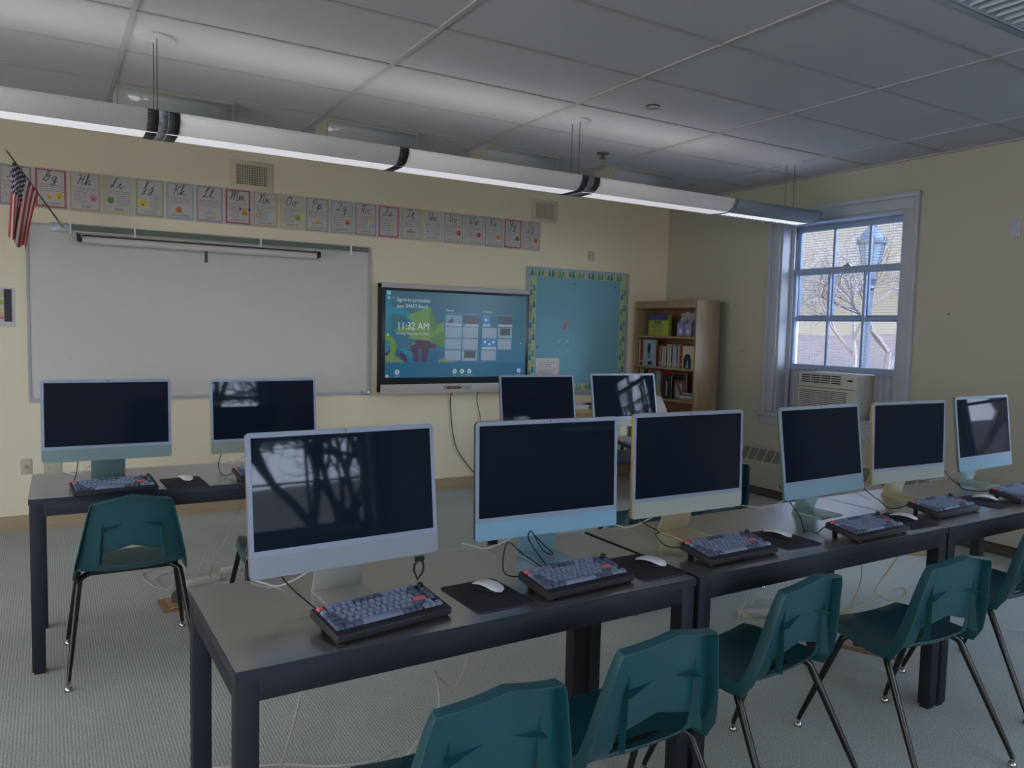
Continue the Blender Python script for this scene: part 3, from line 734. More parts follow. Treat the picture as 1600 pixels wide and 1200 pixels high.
def whiteboard():
    t = empty('whiteboard', (0, YW, 0), 0, 'large blank whiteboard on the wall under the letter cards', 'whiteboard')
    x0, x1, z0, z1 = -.115, 2.388, .935, 2.172
    MB().box(x0, x1, -.014, 0, z0, z1, 'board').build('writing_surface', t, smooth=False)
    b = MB().box(x0-.012, x0+.006, -.022, 0, z0, z1, 'board_trim').box(x1-.006, x1+.012, -.022, 0, z0, z1, 'board_trim').box(x0-.012, x1+.012, -.024, 0, z0-.016, z0+.010, 'board_trim').box(x0-.012, x1+.012, -.022, 0, z1-.004, z1+.012, 'board_trim')
    b.build('frame', t, bevel=.002)
    MB().box(x1-.06, x1+.012, -.034, -.01, z0-.02, z0+.012, 'alu').build('corner_cap', t, bevel=.003)
    # faint smudge of old marker
    MB().tube([(.10, -.0145, 1.22), (.12, -.0145, 1.25), (.135, -.0145, 1.235), (.12, -.0145, 1.22), (.145, -.0145, 1.24)], .0008, 'smudge', 4).build('marker_smudge', t)
    # map rail along the top edge
    r = empty('map_rail', (0, YW, 0), 0, 'grey-green tack rail along the top edge of the whiteboard', 'rail')
    MB().box(.15, 2.38, -.030, -.006, 2.145, 2.190, 'rail').build('cork_strip', r, smooth=False)
    MB().box(.02, 2.385, -.034, -.006, 2.136, 2.146, 'alu_mark').box(.02, 2.385, -.031, -.006, 2.189, 2.194, 'alu_mark').build('rail_lip', r, bevel=.001)
    MB().box(.02, .135, -.036, -.004, 2.130, 2.192, 'alu_mark').build('end_plate', r, bevel=.003)
    for x in (.145, .56, 1.47, 2.22):
        MB().box(x-.006, x+.006, -.044, -.03, 2.122, 2.196, 'white_plastic').tube([(x, -.046, 2.122), (x, -.058, 2.116), (x, -.046, 2.108)], .003, 'white_plastic', 6).build('map_hook', r)
    # roller map case hanging from the rail
    m = empty('roller_map', (0, YW, 0), 0, 'long white roller screen case hanging below the map rail', 'roller screen')
    MB().tube([(.215, -.085, 2.080), (1.905, -.085, 2.080)], .026, 'roller_white', 20).build('case', m)
    MB().box(.215, 1.905, -.082, -.078, 2.100, 2.118, 'roller_shadow').build('gap_shade', m, smooth=False)  # dark strip stands in for the shaded gap above the case
    for x, s in ((.195, -1), (1.925, 1)):
        MB().box(x-.012, x+.012, -.11, -.035, 2.070, 2.118, 'black_plastic').tube([(x, -.085, 2.08), (x-s*.02, -.085, 2.08)], .018, 'black_plastic', 12).tube([(x-.01, -.035, 2.112), (x-.01, -.035, 2.136)], .004, 'alu', 6).build('end_bracket', m, bevel=.003)
    MB().box(1.036, 1.058, -.096, -.091, 1.972, 2.060, 'pull_grey').build('pull_tab', m, bevel=.001)
M['board_trim'] = mat('whiteboard trim', (178, 180, 182), .4, .4)
M['smudge'] = mat('marker smudge', (158, 158, 160), .6)
M['roller_white'] = mat('roller case white', (214, 208, 200), .35, .5)
M['roller_shadow'] = mat('roller gap shade', (66, 46, 48), .8)
M['pull_grey'] = mat('grey pull tab', (74, 82, 90), .5)
whiteboard()

def flag():
    t = empty('flag', (0, 0, 0), 0, 'small american flag hanging from an angled wooden pole at the whiteboard corner', 'flag')
    base = Vector((.098, YW-.040, 2.165)); tip = Vector((-.197, 5.93, 2.552))
    MB().tube([base, tip], [.006, .0045], 'pole_wood', 8).build('pole', t)
    f_ = MB().lathe([(.001, 0), (.006, .006), (.004, .02), (.0005, .045)], 'brass', 8, (0, 0, 0)); f = f_.build('finial', t); f.location = tip; f.rotation_euler = (tip-base).to_track_quat('Z', 'Y').to_euler()
    d0 = (base-tip).normalized()
    MB().tube([base - d0*0.0, base-d0*.08], .009, 'alu_mark', 10).box(base.x-.03, base.x+.03, base.y-.004, base.y+.006, base.z-.022, base.z+.018, 'alu').build('pole_bracket', t)
    # hanging cloth: hoist along the pole, folds gather downwards
    d = (base-tip).normalized()
    nu, nv = 60, 78
    hoist, fly = .30, .50
    vs, fs, ms = [], [], []
    for j in range(nv+1):
        s = j/nv                      # along the stripes, hoist -> fly (hangs downwards)
        for i in range(nu+1):
            u = i/nu                  # across stripes, along the pole from the tip
            p = tip + d*(.045 + hoist*u)
            g = s**.8
            cx = -.178 + .08*(u-.5)*(1-.0*g)
            w = math.sin(u*14.5 + s*2.2)*.020*min(1, s*3)
            # gather towards a common vertical as it falls
            x = p.x*(1-g*.86) + (cx + .012*math.sin(u*9))*g*.86
            y = p.y*(1-g*.7) + (5.99 + .07*math.cos(u*15.7+1.2*s) - .02)*g*.7 + w
            z = p.z - fly*s*(1.02-.10*math.sin(u*3.1)) - (.03 - .14*u)*s*0
            z = min(z, p.z)
            z = p.z - s*(fly + .02*math.sin(u*13) - (tip.z-p.z)*.55)
            vs.append((x, y, z))
    b = MB()
    for j in range(nv):
        for i in range(nu):
            a = j*(nu+1)+i; u = (i+.5)/nu; s = (j+.5)/nv
            st = int(u*13)
            if u < 7/13 and s < .40:
                # canton with stars
                cu = u/(7/13)*9; cv = s/.40*11; m = 'flag_blue'
                if int(cu) % 2 == int(cv) % 2 and abs(cu % 1-.5) < .38 and abs(cv % 1-.5) < .38: m = 'flag_white'
            else: m = 'flag_red' if st % 2 == 0 else 'flag_white'
            ms.append(m)
    for mname in ('flag_red', 'flag_white', 'flag_blue'):
        b.mi(mname)
    k = 0
    b.v = [Vector(p) for p in vs]
    for j in range(nv):
        for i in range(nu):
            a = j*(nu+1)+i; b.f.append([a, a+1, a+nu+2, a+nu+1]); b.m.append(b.mi(ms[k])); k += 1
    c = b.build('cloth', t); md = c.modifiers.new('s', 'SOLIDIFY'); md.thickness = .0012
M['pole_wood'] = mat('brown wooden pole', (112, 86, 62), .5)
M['flag_red'] = mat('flag red', (206, 86, 90), .8, .2)
M['flag_white'] = mat('flag white', (236, 226, 218), .8, .2)
M['flag_blue'] = mat('flag navy', (74, 78, 104), .8, .2)
flag()

# striped chart at the left picture edge
def left_chart():
    b = MB().box(-.42, -.197, -.003, -.0002, 1.447, 1.722, 'paper')
    b.quad((-.262, -.0036, 1.485), (-.216, -.0036, 1.485), (-.216, -.0036, 1.710), (-.262, -.0036, 1.710), 'chart_dark')
    for (z, h, m) in ((1.66, .03, 'card_yellow'), (1.655, .008, 'card_orange'), (1.60, .035, 'pic_160_190_70'), (1.55, .03, 'card_yellow'), (1.52, .028, 'card_orange'), (1.505, .012, 'card_red')):
        b.quad((-.40, -.0036, z), (-.264, -.0036, z), (-.264, -.0036, z+h), (-.40, -.0036, z+h), m)
    o = b.build('wall_chart', smooth=False); o.location = (0, YW, 0)
    tag(o, 'white sheet with yellow stripes and a dark bar left of the whiteboard', 'poster')
M['chart_dark'] = mat('chart charcoal', (62, 60, 62), .6)
left_chart()

def outlet(x, z, w, h, kind, lab, wall='front', pm='outlet'):
    t = empty('wall_outlet' if kind != 'switch' else 'wall_plate', (x, YW, z) if wall == 'front' else (XR, x, z), 0 if wall == 'front' else R(-90), lab, 'wall plate')
    MB().box(-w/2, w/2, -.007, 0, -h/2, h/2, pm).build('plate', t, bevel=.003)
    b = MB()
    if kind == 'quad':
        for sx_ in (-.25, .25):
            cx = sx_*w*.9
            b.lathe([(.017, -.0075), (.017, -.010)], 'outlet', 16, (cx, 0, 0), 'Y')
            for q in (-.006, .006): b.box(cx+q-.0012, cx+q+.0012, -.0108, -.009, .000, .009, 'black_plastic')
            b.box(cx-.0018, cx+.0018, -.0108, -.009, -.011, -.006, 'black_plastic')
        b.build('socket_face', t)
    elif kind == 'jack':
        b.lathe([(.008, -.008), (.006, -.012), (.003, -.012)], 'brass', 12, (0, 0, 0), 'Y').build('coax_jack', t)
    else:
        b.box(-w*.3, w*.3, -.010, -.006, -h*.3, h*.3, pm).build('blank_insert', t, bevel=.002)
outlet(-.150, .457, .068, .112, 'jack', 'cream wall plate with one round jack by the tan baseboard')
outlet(.013, .438, .115, .100, 'quad', 'wide cream outlet with two sockets behind the first rear desk')
outlet(4.787, 2.288, .075, .095, 'switch', 'small blank cream plate high on the wall above the pin board')
outlet(2.87, 2.308, .075, .115, 'switch', 'blank white plate high on the side wall at the picture edge', 'right', 'trim')

def smart_display():
    t = empty('interactive_display', (0, YW, 0), 0, 'large interactive touch display showing a blue home screen with green tree shapes', 'display')
    x0, x1 = 2.472, 3.985; yf = -.11
    MB().box(x0, x1, yf+.004, -.012, .935, 1.892, 'black_plastic').build('housing', t, bevel=.004)
    MB().box(x0, x1, yf-.006, -.03, 1.852, 1.895, 'disp_white').build('top_trim', t, bevel=.004)
    MB().box(x0, x1, yf-.012, -.03, .920, 1.008, 'disp_white').build('pen_ledge', t, bevel=.006)
    fr = MB().box(x0+.004, x1-.004, yf-.003, yf+.01, 1.006, 1.855, 'disp_bezel').build('bezel', t, bevel=.002)
    # screen picture: flat coloured shapes in thin layers
    sx0, sx1, sz0, sz1 = x0+.036, x1-.036, 1.066, 1.830
    y = yf-.0036
    b = MB()
    def q(a, c, e, f, m, l=1): yy = y-.0003*l; b.quad((a, yy, e), (c, yy, e), (c, yy, f), (a, yy, f), m)
    def poly(pts, m, l=1): b.add([(p[0], y-.0003*l, p[1]) for p in pts], [tuple(range(len(pts)))], m)
    n = 12
    for k in range(n):    # background runs from slate blue (top) to brighter blue (bottom)
        q(sx0, sx1, sz0+(sz1-sz0)*k/n, sz0+(sz1-sz0)*(k+1)/n, 'px_bg%d' % k, 0)
    def U(px, py):        # drawing units: 0..1600 x 0..1200 of the screen picture
        return (sx0 + (px-130)/(1470-130)*(sx1-sx0), sz1 - (py-(130+(px-130)*.05))/((985-(px-130)*.012)-(130+(px-130)*.05))*(sz1-sz0))
    q(sx0, U(180, 0)[0], sz0, sz1, 'px_strip', 1)
    # arc, hills, tree
    def arc(cx, cy, r0, r1, a0, a1, m, l):
        k = 16
        for i in range(k):
            t0, t1 = R(a0+(a1-a0)*i/k), R(a0+(a1-a0)*(i+1)/k)
            poly([(max(sx0, cx+r0*math.cos(t0)), cz_(cy)+r0*math.sin(t0)), (max(sx0, cx+r1*math.cos(t0)), cz_(cy)+r1*math.sin(t0)), (max(sx0, cx+r1*math.cos(t1)), cz_(cy)+r1*math.sin(t1)), (max(sx0, cx+r0*math.cos(t1)), cz_(cy)+r0*math.sin(t1))], m, l)
    def cz_(v): return v
    arc(sx0+.09, 1.44, .185, .245, 20, 125, 'px_cyan', 2)
    arc(sx0+.09, 1.20, .07, .12, 0, 180, 'px_purple', 2)
    arc(sx0+.16, 1.19, .09, .13, 0, 180, 'px_cyan', 2)
    poly([U(350, 830), U(410, 720), U(560, 700), U(660, 760), U(660, 835)], 'px_bluedeep', 2)
    arc(sx0-.02, 1.33, .075, .125, -90, 100, 'px_green', 3); 
    poly([U(135, 830), U(140, 780), U(200, 770), U(240, 790), U(310, 830)], 'px_leaf', 4)
    poly([U(600, 830), U(620, 800), U(700, 795), U(780, 830)], 'px_leaf', 4)
    poly([U(340, 650), U(450, 600), U(600, 620), U(580, 700), U(520, 690), U(500, 830), U(450, 830), U(455, 700), U(420, 700), U(430, 830), U(380, 830), U(370, 740)], 'px_trunk', 5)
    poly([U(200, 522), U(380, 440), U(310, 376), U(525, 290), U(600, 470), U(655, 430), U(662, 690), U(540, 645), U(520, 622), U(330, 600), U(345, 560)], 'px_green1', 6)
    poly([U(525, 290), U(600, 470), U(560, 560), U(515, 440)], 'px_green2', 7)
    poly([U(525, 600), U(662, 520), U(662, 690), U(540, 645)], 'px_green2', 7)
    poly([U(330, 680), U(380, 630), U(400, 650)], 'px_green1', 7)
    q(sx0, sx1, sz0, U(0, 838)[1], 'px_floor', 8)
    # tiles
    def tile(a, c, e, f, m, bar=True):
        (xa, za), (xb, zb) = U(a, f), U(c, e); q(xa, xb, za, zb, m, 12 if (m == 'px_dark' and not bar) else 9)
        if bar: q(xa, xb, za, za+(zb-za)*.24, 'px_tilebar', 10)
    tile(668, 825, 375, 478, 'px_tile2'); tile(838, 985, 388, 482, 'px_dark'); tile(665, 823, 488, 592, 'px_tile', False); tile(832, 983, 492, 595, 'px_tile', False)
    tile(665, 820, 602, 705, 'px_tile', False); tile(830, 980, 605, 708, 'px_tile', False); tile(665, 818, 715, 815, 'px_tile', False); tile(828, 977, 718, 818, 'px_tile', False); tile(850, 962, 722, 790, 'px_dark', False)
    tile(1025, 1098, 382, 484, 'px_blue'); tile(1182, 1325, 390, 486, 'px_dark'); tile(1022, 1168, 497, 596, 'px_tile', False); tile(1180, 1322, 500, 598, 'px_tile', False); tile(1200, 1303, 505, 570, 'px_dark', False)
    tile(1020, 1165, 604, 708, 'px_blue'); tile(1178, 1320, 608, 708, 'px_tile', False); tile(1017, 1163, 717, 815, 'px_tile', False)
    for (a, z) in ((690, 470), (675, 578), (675, 690), (675, 803), (845, 470), (845, 580), (840, 690), (838, 805), (1186, 690), (1190, 580)):
        xa, za = U(a, z); b.disc((xa, y-.0035, za), .008, 'px_blue', 8)
    poly([U(690, 430), U(735, 400), U(745, 440), U(700, 450)], 'px_dark', 11)
    for (a, z) in ((1050, 635), (1095, 655), (1135, 635), (1058, 420)): xa, za = U(a, z); b.disc((xa, y-.0036, za), .012, 'px_text', 10)
    for (a, c, z) in ((672, 985, 358), (1030, 1330, 372)): xa, za = U(a, z); xb, _ = U(c, z); q(xa, xb, za, za+.002, 'px_tilebar', 10)
    xx, zz = U(672, 333); add_text(b, 'Recents', .024, xx, y-.0034, zz, 'px_text'); xx, zz = U(1030, 347); add_text(b, 'Favorites', .024, xx, y-.0034, zz, 'px_text')
    xx, zz = U(225, 238); add_text(b, 'Sign in to personalize', .050, xx, y-.0034, zz, 'px_text', sx_=.74)
    xx, zz = U(225, 300); add_text(b, 'your SMART Board', .050, xx, y-.0034, zz, 'px_text', sx_=.74)
    xx, zz = U(228, 508); add_text(b, '11:32 AM', .092, xx, y-.0034, zz, 'px_text', sx_=.86)
    xx, zz = U(222, 560); add_text(b, 'Monday, December 2, 2024', .028, xx, y-.0034, zz, 'px_text')
    xx, zz = U(190, 215); add_text(b, '<', .03, xx, y-.0034, zz, 'px_text')
    for (a, z, r, s) in ((236, 928, .021, 'Settings'), (762, 920, .021, 'Files'), (832, 920, .021, 'Input'), (903, 920, .021, 'Screen share'), (1403, 913, .020, 'Apps')):
        xa, za = U(a, z); b.disc((xa, y-.0030, za), r, 'px_text', 18); b.disc((xa, y-.0034, za), r*.45, 'px_bluegrey', 12)
        add_text(b, s, .014, xa, y-.0034, za-r-.018, 'px_text', align='CENTER')
    for (a, z, r) in ((157, 155, .016), (157, 203, .011), (153, 562, .010), (148, 968, .013), (1415, 650, .007)):
        xa, za = U(a, z); b.disc((xa, y-.0030, za), r, 'px_text', 14); b.disc((xa, y-.0034, za), r*.5, 'px_bluegrey', 10)
    b.build('screen_picture', t, smooth=False)
    # pen in the ledge
    b = MB().box(3.075, 3.36, yf-.014, yf-.008, .955, .990, 'disp_ledge').build('pen_recess', t, bevel=.002)
    p = empty('stylus_pen', (0, YW, 0), 0, 'red and black stylus lying in the ledge of the interactive display', 'pen')
    MB().tube([(3.10, yf-.022, .972), (3.13, yf-.022, .972)], [.004, .010], 'black_plastic', 10).tube([(3.22, yf-.022, .972), (3.25, yf-.022, .972)], [.010, .005], 'black_plastic', 10).build('tip', p)
    MB().tube([(3.128, yf-.022, .972), (3.222, yf-.022, .972)], .0102, 'pen_red', 12).build('barrel', p)
    # cables hanging from the display
    o = MB().tube(smooth_path([(3.196, -.05, .922), (3.200, -.012, .85), (3.206, -.012, .754), (3.231, -.016, .542), (3.288, -.02, .357), (3.458, -.016, .150), (3.60, -.02, .03)]), .0045, 'cable_black', 8).build('cable'); o.location = (0, YW, 0)
    tag(o, 'black power cord sagging down the wall from the interactive display', 'cable')
    o = MB().tube(smooth_path([(3.480, -.05, .922), (3.484, -.010, .86), (3.498, -.010, .775), (3.521, -.010, .682), (3.53, -.01, .50)]), .003, 'cable_black', 8).build('cable'); o.location = (0, YW, 0)
    tag(o, 'thin dark cable hanging straight down below the display, right of the thicker cord', 'cable')
def em(name, c, s=1.0): M[name] = mat(name.replace('px_', 'display pixel '), (10, 12, 14), .25, .4, emit=c, estr=s)
for k in range(12):
    t_ = k/11; em('px_bg%d' % k, (36+8*t_, 78-4*t_, 104-16*t_))
for nm, c in dict(strip=(40, 96, 114), cyan=(36, 100, 122), purple=(50, 42, 78), bluedeep=(34, 78, 106), green=(78, 112, 44), leaf=(88, 106, 66), trunk=(62, 48, 66), green1=(84, 112, 68), green2=(68, 98, 60), floor=(30, 78, 106), tile=(104, 122, 138), tile2=(90, 114, 132), tilebar=(118, 134, 146), dark=(62, 66, 76), blue=(54, 96, 146), text=(150, 168, 176), bluegrey=(70, 92, 112)).items(): em('px_'+nm, tuple(v*.92 for v in c))
M['disp_white'] = mat('display white trim', (190, 187, 182), .4, .4)
M['disp_bezel'] = mat('display dark bezel', (40, 42, 46), .3, .5)
M['disp_ledge'] = mat('pen recess', (164, 164, 158), .5)
M['pen_red'] = mat('red pen barrel', (150, 60, 56), .4)
smart_display()

def pin_board():
    t = empty('bulletin_board', (0, YW, 0), 0, 'blue bulletin board edged with a green and yellow tree border', 'bulletin board')
    x0, x1, z0, z1 = 4.034, 5.252, .905, 2.115
    MB().box(x0-.03, x1+.03, -.016, 0, z0-.045, z1+.02, 'trim').build('frame', t, bevel=.003)
    MB().box(x0, x1, -.019, -.002, z0, z1, 'pin_blue').build('paper_backing', t, smooth=False)
    b = MB(); bw = .085; y = -.0200
    for (a, c, e, f) in ((x0, x1, z1-bw*.86, z1), (x0, x1, z0, z0+bw*.86), (x0, x0+bw, z0, z1), (x1-bw, x1, z0, z1)):
        b.quad((a, y, e), (c, y, e), (c, y, f), (a, y, f), 'pin_pale'); y -= .00005
    rnd = random.Random(11)
    def tree(cx, cz, s, m, yy):
        for k in range(3):
            w = s*(.34-.07*k); z = cz - s*.38 + s*.26*k
            b.add([(cx-w, yy-.0001*k, z), (cx+w, yy-.0001*k, z), (cx, yy-.0001*k, z+s*.42)], [(0, 1, 2)], m)
        b.quad((cx-s*.05, yy, cz-s*.5), (cx+s*.05, yy, cz-s*.5), (cx+s*.05, yy, cz-s*.36), (cx-s*.05, yy, cz-s*.36), m)
    cols = ['tree_dark', 'tree_yellow', 'tree_green', 'tree_lime']
    yy = -.0206; k = 0
    x = x0+.03
    while x < x1-.02:
        for zc in (z1-.037, z0+.037): tree(x, zc, .078 if k % 2 == 0 else .062, cols[(k*7+k//3) % 4], yy-.0002*(k % 3))
        x += .041; k += 1
    z = z0+.10
    while z < z1-.08:
        for xc in (x0+.042, x1-.042): tree(xc+.018*(-1)**k, z, .072, cols[(k*5+k//2) % 4], yy-.0002*(k % 3))
        z += .040; k += 1
    b.build('tree_border', t, smooth=False)
    # small torn scraps and pins left on the blue paper
    b = MB()
    for (x, z, w, h) in ((4.39, 1.405, .03, .016), (4.50, 1.402, .022, .022), (4.385, 1.300, .016, .028), (4.50, 1.305, .03, .014)):
        b.add([(x, -.0212, z), (x+w, -.0212, z+h*.3), (x+w*.8, -.0212, z+h), (x+w*.1, -.0212, z+h*.8)], [(0, 1, 2, 3)], 'paper')
    b.build('paper_scrap', t, smooth=False)
    b = MB().add([(4.44, -.0212, 1.53), (4.47, -.0212, 1.525), (4.52, -.0212, 1.60), (4.49, -.0212, 1.62)], [(0, 1, 2, 3)], 'card_red').disc((4.463, -.0216, 1.54), .014, 'flag_red', 12); b.build('sticker', t, smooth=False)
    b = MB()
    for (x, z) in ((4.56, 1.975), (5.08, 1.965), (4.13, 1.33)): b.add([(x, -.0212, z), (x+.035, -.0212, z+.01), (x+.012, -.0212, z+.035)], [(0, 1, 2)], 'tree_dark')
    b.build('loose_leaf', t, smooth=False)
    n = MB().box(4.128, 4.412, -.024, -.0215, .995, 1.238, 'paper')
    for r in range(9):
        L = .20-.05*((r*3) % 4)/3; z = 1.190-r*.018
        if r == 3: continue
        n.quad((4.16, -.0244, z), (4.16+L, -.0244, z), (4.16+L, -.0244, z+.003), (4.16, -.0244, z+.003), 'ink_pale')
    n.lathe([(.006, -.0245), (.005, -.030)], 'card_red', 10, (4.27, 0, 1.215), 'Y')
    o = n.build('paper_notice', smooth=False); o.location = (0, YW, 0)
    tag(o, 'white typed notice pinned at the lower left of the blue bulletin board', 'notice')
M['pin_blue'] = mat('blue backing paper', (128, 180, 196), .7, .2, noise=.02, nscale=2)
M['pin_pale'] = mat('pale border paper', (170, 200, 194), .6)
M['tree_dark'] = mat('dark green tree', (84, 128, 116), .6)
M['tree_green'] = mat('green tree', (112, 156, 100), .6)
M['tree_lime'] = mat('lime tree', (168, 184, 90), .6)
M['tree_yellow'] = mat('yellow tree', (204, 196, 110), .6)
pin_board()

# ------------------------------------------------------------------ right side: air conditioner, radiator, bookcase
def air_con():
    t = empty('air_conditioner', (XR, 4.29, .80), R(-90), 'cream window air conditioner standing under the raised sash', 'air conditioner')
    # local x to the right as seen, -y into the room
    w = .285; cx = .02; H = .40
    MB().box(cx-w, cx+w, -.035, .42, .004, H, 'ac').build('cabinet', t, bevel=.006)
    MB().box(cx-w-.006, cx+w+.006, -.085, -.03, .01, H+.008, 'ac').build('front_panel', t, bevel=.008)
    b = MB(); b.box(cx-w+.03, cx+w*.52, -.088, -.08, H-.095, H-.012, 'ac_dark'); b.build('air_outlet', t)
    b = MB()
    for k in range(5): z = H-.093+.0195*k; b.box(cx-w+.03, cx+w*.52, -.094, -.086, z, z+.009, 'ac')
    for k in range(5): x = cx-w+.03+(w*1.52-.03)*k/4; b.box(x-.003, x+.003, -.094, -.086, H-.095, H-.010, 'ac')
    b.build('outlet_louver', t, smooth=False)
    b = MB().box(cx-w+.005, cx+w-.0, -.0885, -.08, H-.128, H-.118, 'ac_grey'); b.build('trim_groove', t)
    b = MB().box(cx-w+.012, cx+w-.012, -.0865, -.08, .02, H-.140, 'ac_dark').build('intake_opening', t)
    b = MB()
    for k in range(15): z = .020+.0165*k; b.box(cx-w+.010, cx+w-.07, -.094, -.085, z, z+.010, 'ac')
    b.box(cx+w-.075, cx+w-.005, -.0945, -.085, .02, H-.140, 'ac')
    for k in range(15): z = .020+.0165*k; b.box(cx+w-.068, cx+w-.012, -.0965, -.094, z, z+.010, 'ac')
    b.build('intake_grille', t, smooth=False)
    b = MB().box(cx+w*.62, cx+w*.93, -.087, -.08, H-.085, H-.02, 'ac'); b.box(cx+w*.72, cx+w*.90, -.0885, -.086, H-.055, H-.040, 'ac_dark'); b.build('control_panel', t)
    for s, a, c in ((-1, -.575, cx-w), (1, cx+w, .575)):
        b = MB()
        n = 9
        for k in range(n):
            x = a+(c-a)*k/n; x2 = a+(c-a)*(k+1)/n; y0 = .165+(.006 if k % 2 else 0)
            b.box(x, x2, y0, y0+.01, .0, .408, 'trim')
        b.build('side_filler_panel', t, smooth=False)
    o = MB().box(-.045, .045, 0, 0, 0, 0, 'trim')
    # outlet box and plug on the sill beside the unit
    p = empty('sill_outlet', (XR+.05, 3.86, .80), R(-90), 'small white outlet box with a plug on the sill right of the air conditioner', 'outlet')
    MB().box(-.055, .055, -.03, .02, .0, .11, 'trim').build('box', p, bevel=.005)
    MB().lathe([(.022, -.031), (.022, -.033)], 'outlet', 16, (0, 0, .07), 'Y').disc((0, -.0335, .073), .004, 'black_plastic', 8).build('socket_face', p)
    MB().box(-.035, .0, -.055, -.03, .008, .030, 'white_plastic').box(.004, .03, -.05, -.03, .005, .018, 'black_plastic').build('plug', p, bevel=.004)
    c = MB().tube(smooth_path([(XR-.012, 3.90, .815), (XR-.075, 3.93, .800), (XR-.075, 3.915, .72), (XR-.03, 3.86, .63), (XR-.03, 3.80, .52), (XR-.035, 3.78, .46)]), .0045, 'cable_white', 8).build('cable')
    tag(c, 'white cord running down the side wall from the window sill outlet', 'cable')
M['ac_grey'] = mat('grey trim line', (128, 130, 128), .5)
air_con()

def radiator():
    t = empty('radiator', (XR-.003, 0, 0), 0, 'long cream fin-tube radiator cover running along the side wall under the window', 'radiator')
    y0, y1 = -1.6, 5.22; d = .105
    prof = [(0, .09), (-d, .09), (-d, .320), (-.012, .455), (0, .455)]
    MB().prism([(p[0], p[1]) for p in prof], 'Y', y0, y1, 'rad').build('cover', t, bevel=.004)
    # sloped grille openings
    a = Vector((-d, 0, .320)); c = Vector((-.012, 0, .455)); dv = (c-a); nrm = Vector((-dv.z, 0, dv.x)).normalized()
    p0 = a+dv*.10+nrm*.0015; p1 = a+dv*.88+nrm*.0015
    b = MB(); g = MB(); y = y1-.03
    while y > 1.2:
        b.quad((p0.x, y, p0.z), (p0.x, y-.082, p0.z), (p1.x, y-.082, p1.z), (p1.x, y, p1.z), 'rad_grille')
        y -= .098
    b.build('grille_opening', t, smooth=False)
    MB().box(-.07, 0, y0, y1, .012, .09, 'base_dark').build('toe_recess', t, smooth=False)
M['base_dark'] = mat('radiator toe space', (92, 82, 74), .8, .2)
radiator()

def bookcase():
    x0, x1, y0, y1, H = 5.35, 5.66, 5.45, 6.365, 1.842
    t = empty('bookcase', (x1, (y0+y1)/2, 0), 0, 'oak veneer bookcase with open shelves of books in the room corner', 'bookcase')
    def P(n, *a, m='oak', bevel=.002): 
        a = (a[0]-x1, a[1]-x1, a[2]-(y0+y1)/2, a[3]-(y0+y1)/2, a[4], a[5]); return MB().box(*a, m).build(n, t, bevel=bevel)
    P('side_panel', x0, x1, y0, y0+.022, 0, H); P('side_panel', x0, x1, y1-.022, y1, 0, H)
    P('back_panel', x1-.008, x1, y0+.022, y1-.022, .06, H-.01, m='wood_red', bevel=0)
    P('top_panel', x0, x1, y0+.022, y1-.022, H-.022, H); P('top_rail', x0, x0+.02, y0+.022, y1-.022, H-.075, H-.022)
    for z in (1.486, 1.170, .850, .50): P('shelf', x0+.005, x1-.008, y0+.022, y1-.022, z-.022, z)
    P('bottom_shelf', x0+.005, x1-.008, y0+.022, y1-.022, .085, .107); P('kick_board', x0+.015, x0+.03, y0+.022, y1-.022, 0, .085)
M['wood_red'] = wood_mat('red-brown back board', (128, 96, 72), (146, 112, 86))  # back board, redder than the oak
bookcase()

COVERS = {'white': (200, 198, 196), 'cream': (190, 178, 150), 'red': (164, 62, 58), 'dark blue': (56, 66, 98), 'black': (40, 40, 46), 'pale green': (150, 166, 130), 'yellow': (190, 176, 84), 'brown': (110, 80, 62), 'pale blue': (134, 160, 180), 'orange': (190, 116, 70), 'teal': (80, 126, 134), 'pink': (186, 130, 132)}
for k, v in COVERS.items(): M['cover_'+k] = mat('book cover '+k, v, .4)
M['pages'] = mat('book pages', (196, 188, 168), .8, .2)
XB = 5.40
def book(y, th, h, dep, col, z, lab, group, x=XB, lean=0.0, face=False, name='book', extra=None):
    b = MB()
    if not face:   # spine to the room (-X), thickness along y
        b.box(0, dep, 0, .0015, 0, h, 'cover_'+col).box(0, dep, th-.0015, th, 0, h, 'cover_'+col).box(0, .002, 0, th, 0, h, 'cover_'+col).box(.003, dep-.004, .0015, th-.0015, .003, h-.004, 'pages')
        if th > .012: b.box(-.0004, .0002, th*.2, th*.8, h*.12, h*.2, 'paper')
    else:
        b.box(0, .002, 0, dep, 0, h, 'cover_'+col).box(th-.002, th, 0, dep, 0, h, 'cover_'+col).box(.002, th-.002, .002, dep-.002, .002, h-.002, 'pages')
        if extra: extra(b, dep, h)
    o = b.build(name, bevel=0, smooth=False); o.location = (x, y, z); o.rotation_euler = (lean if not face else 0, (lean if face else 0), 0)
    return tag(o, lab, 'book', group)
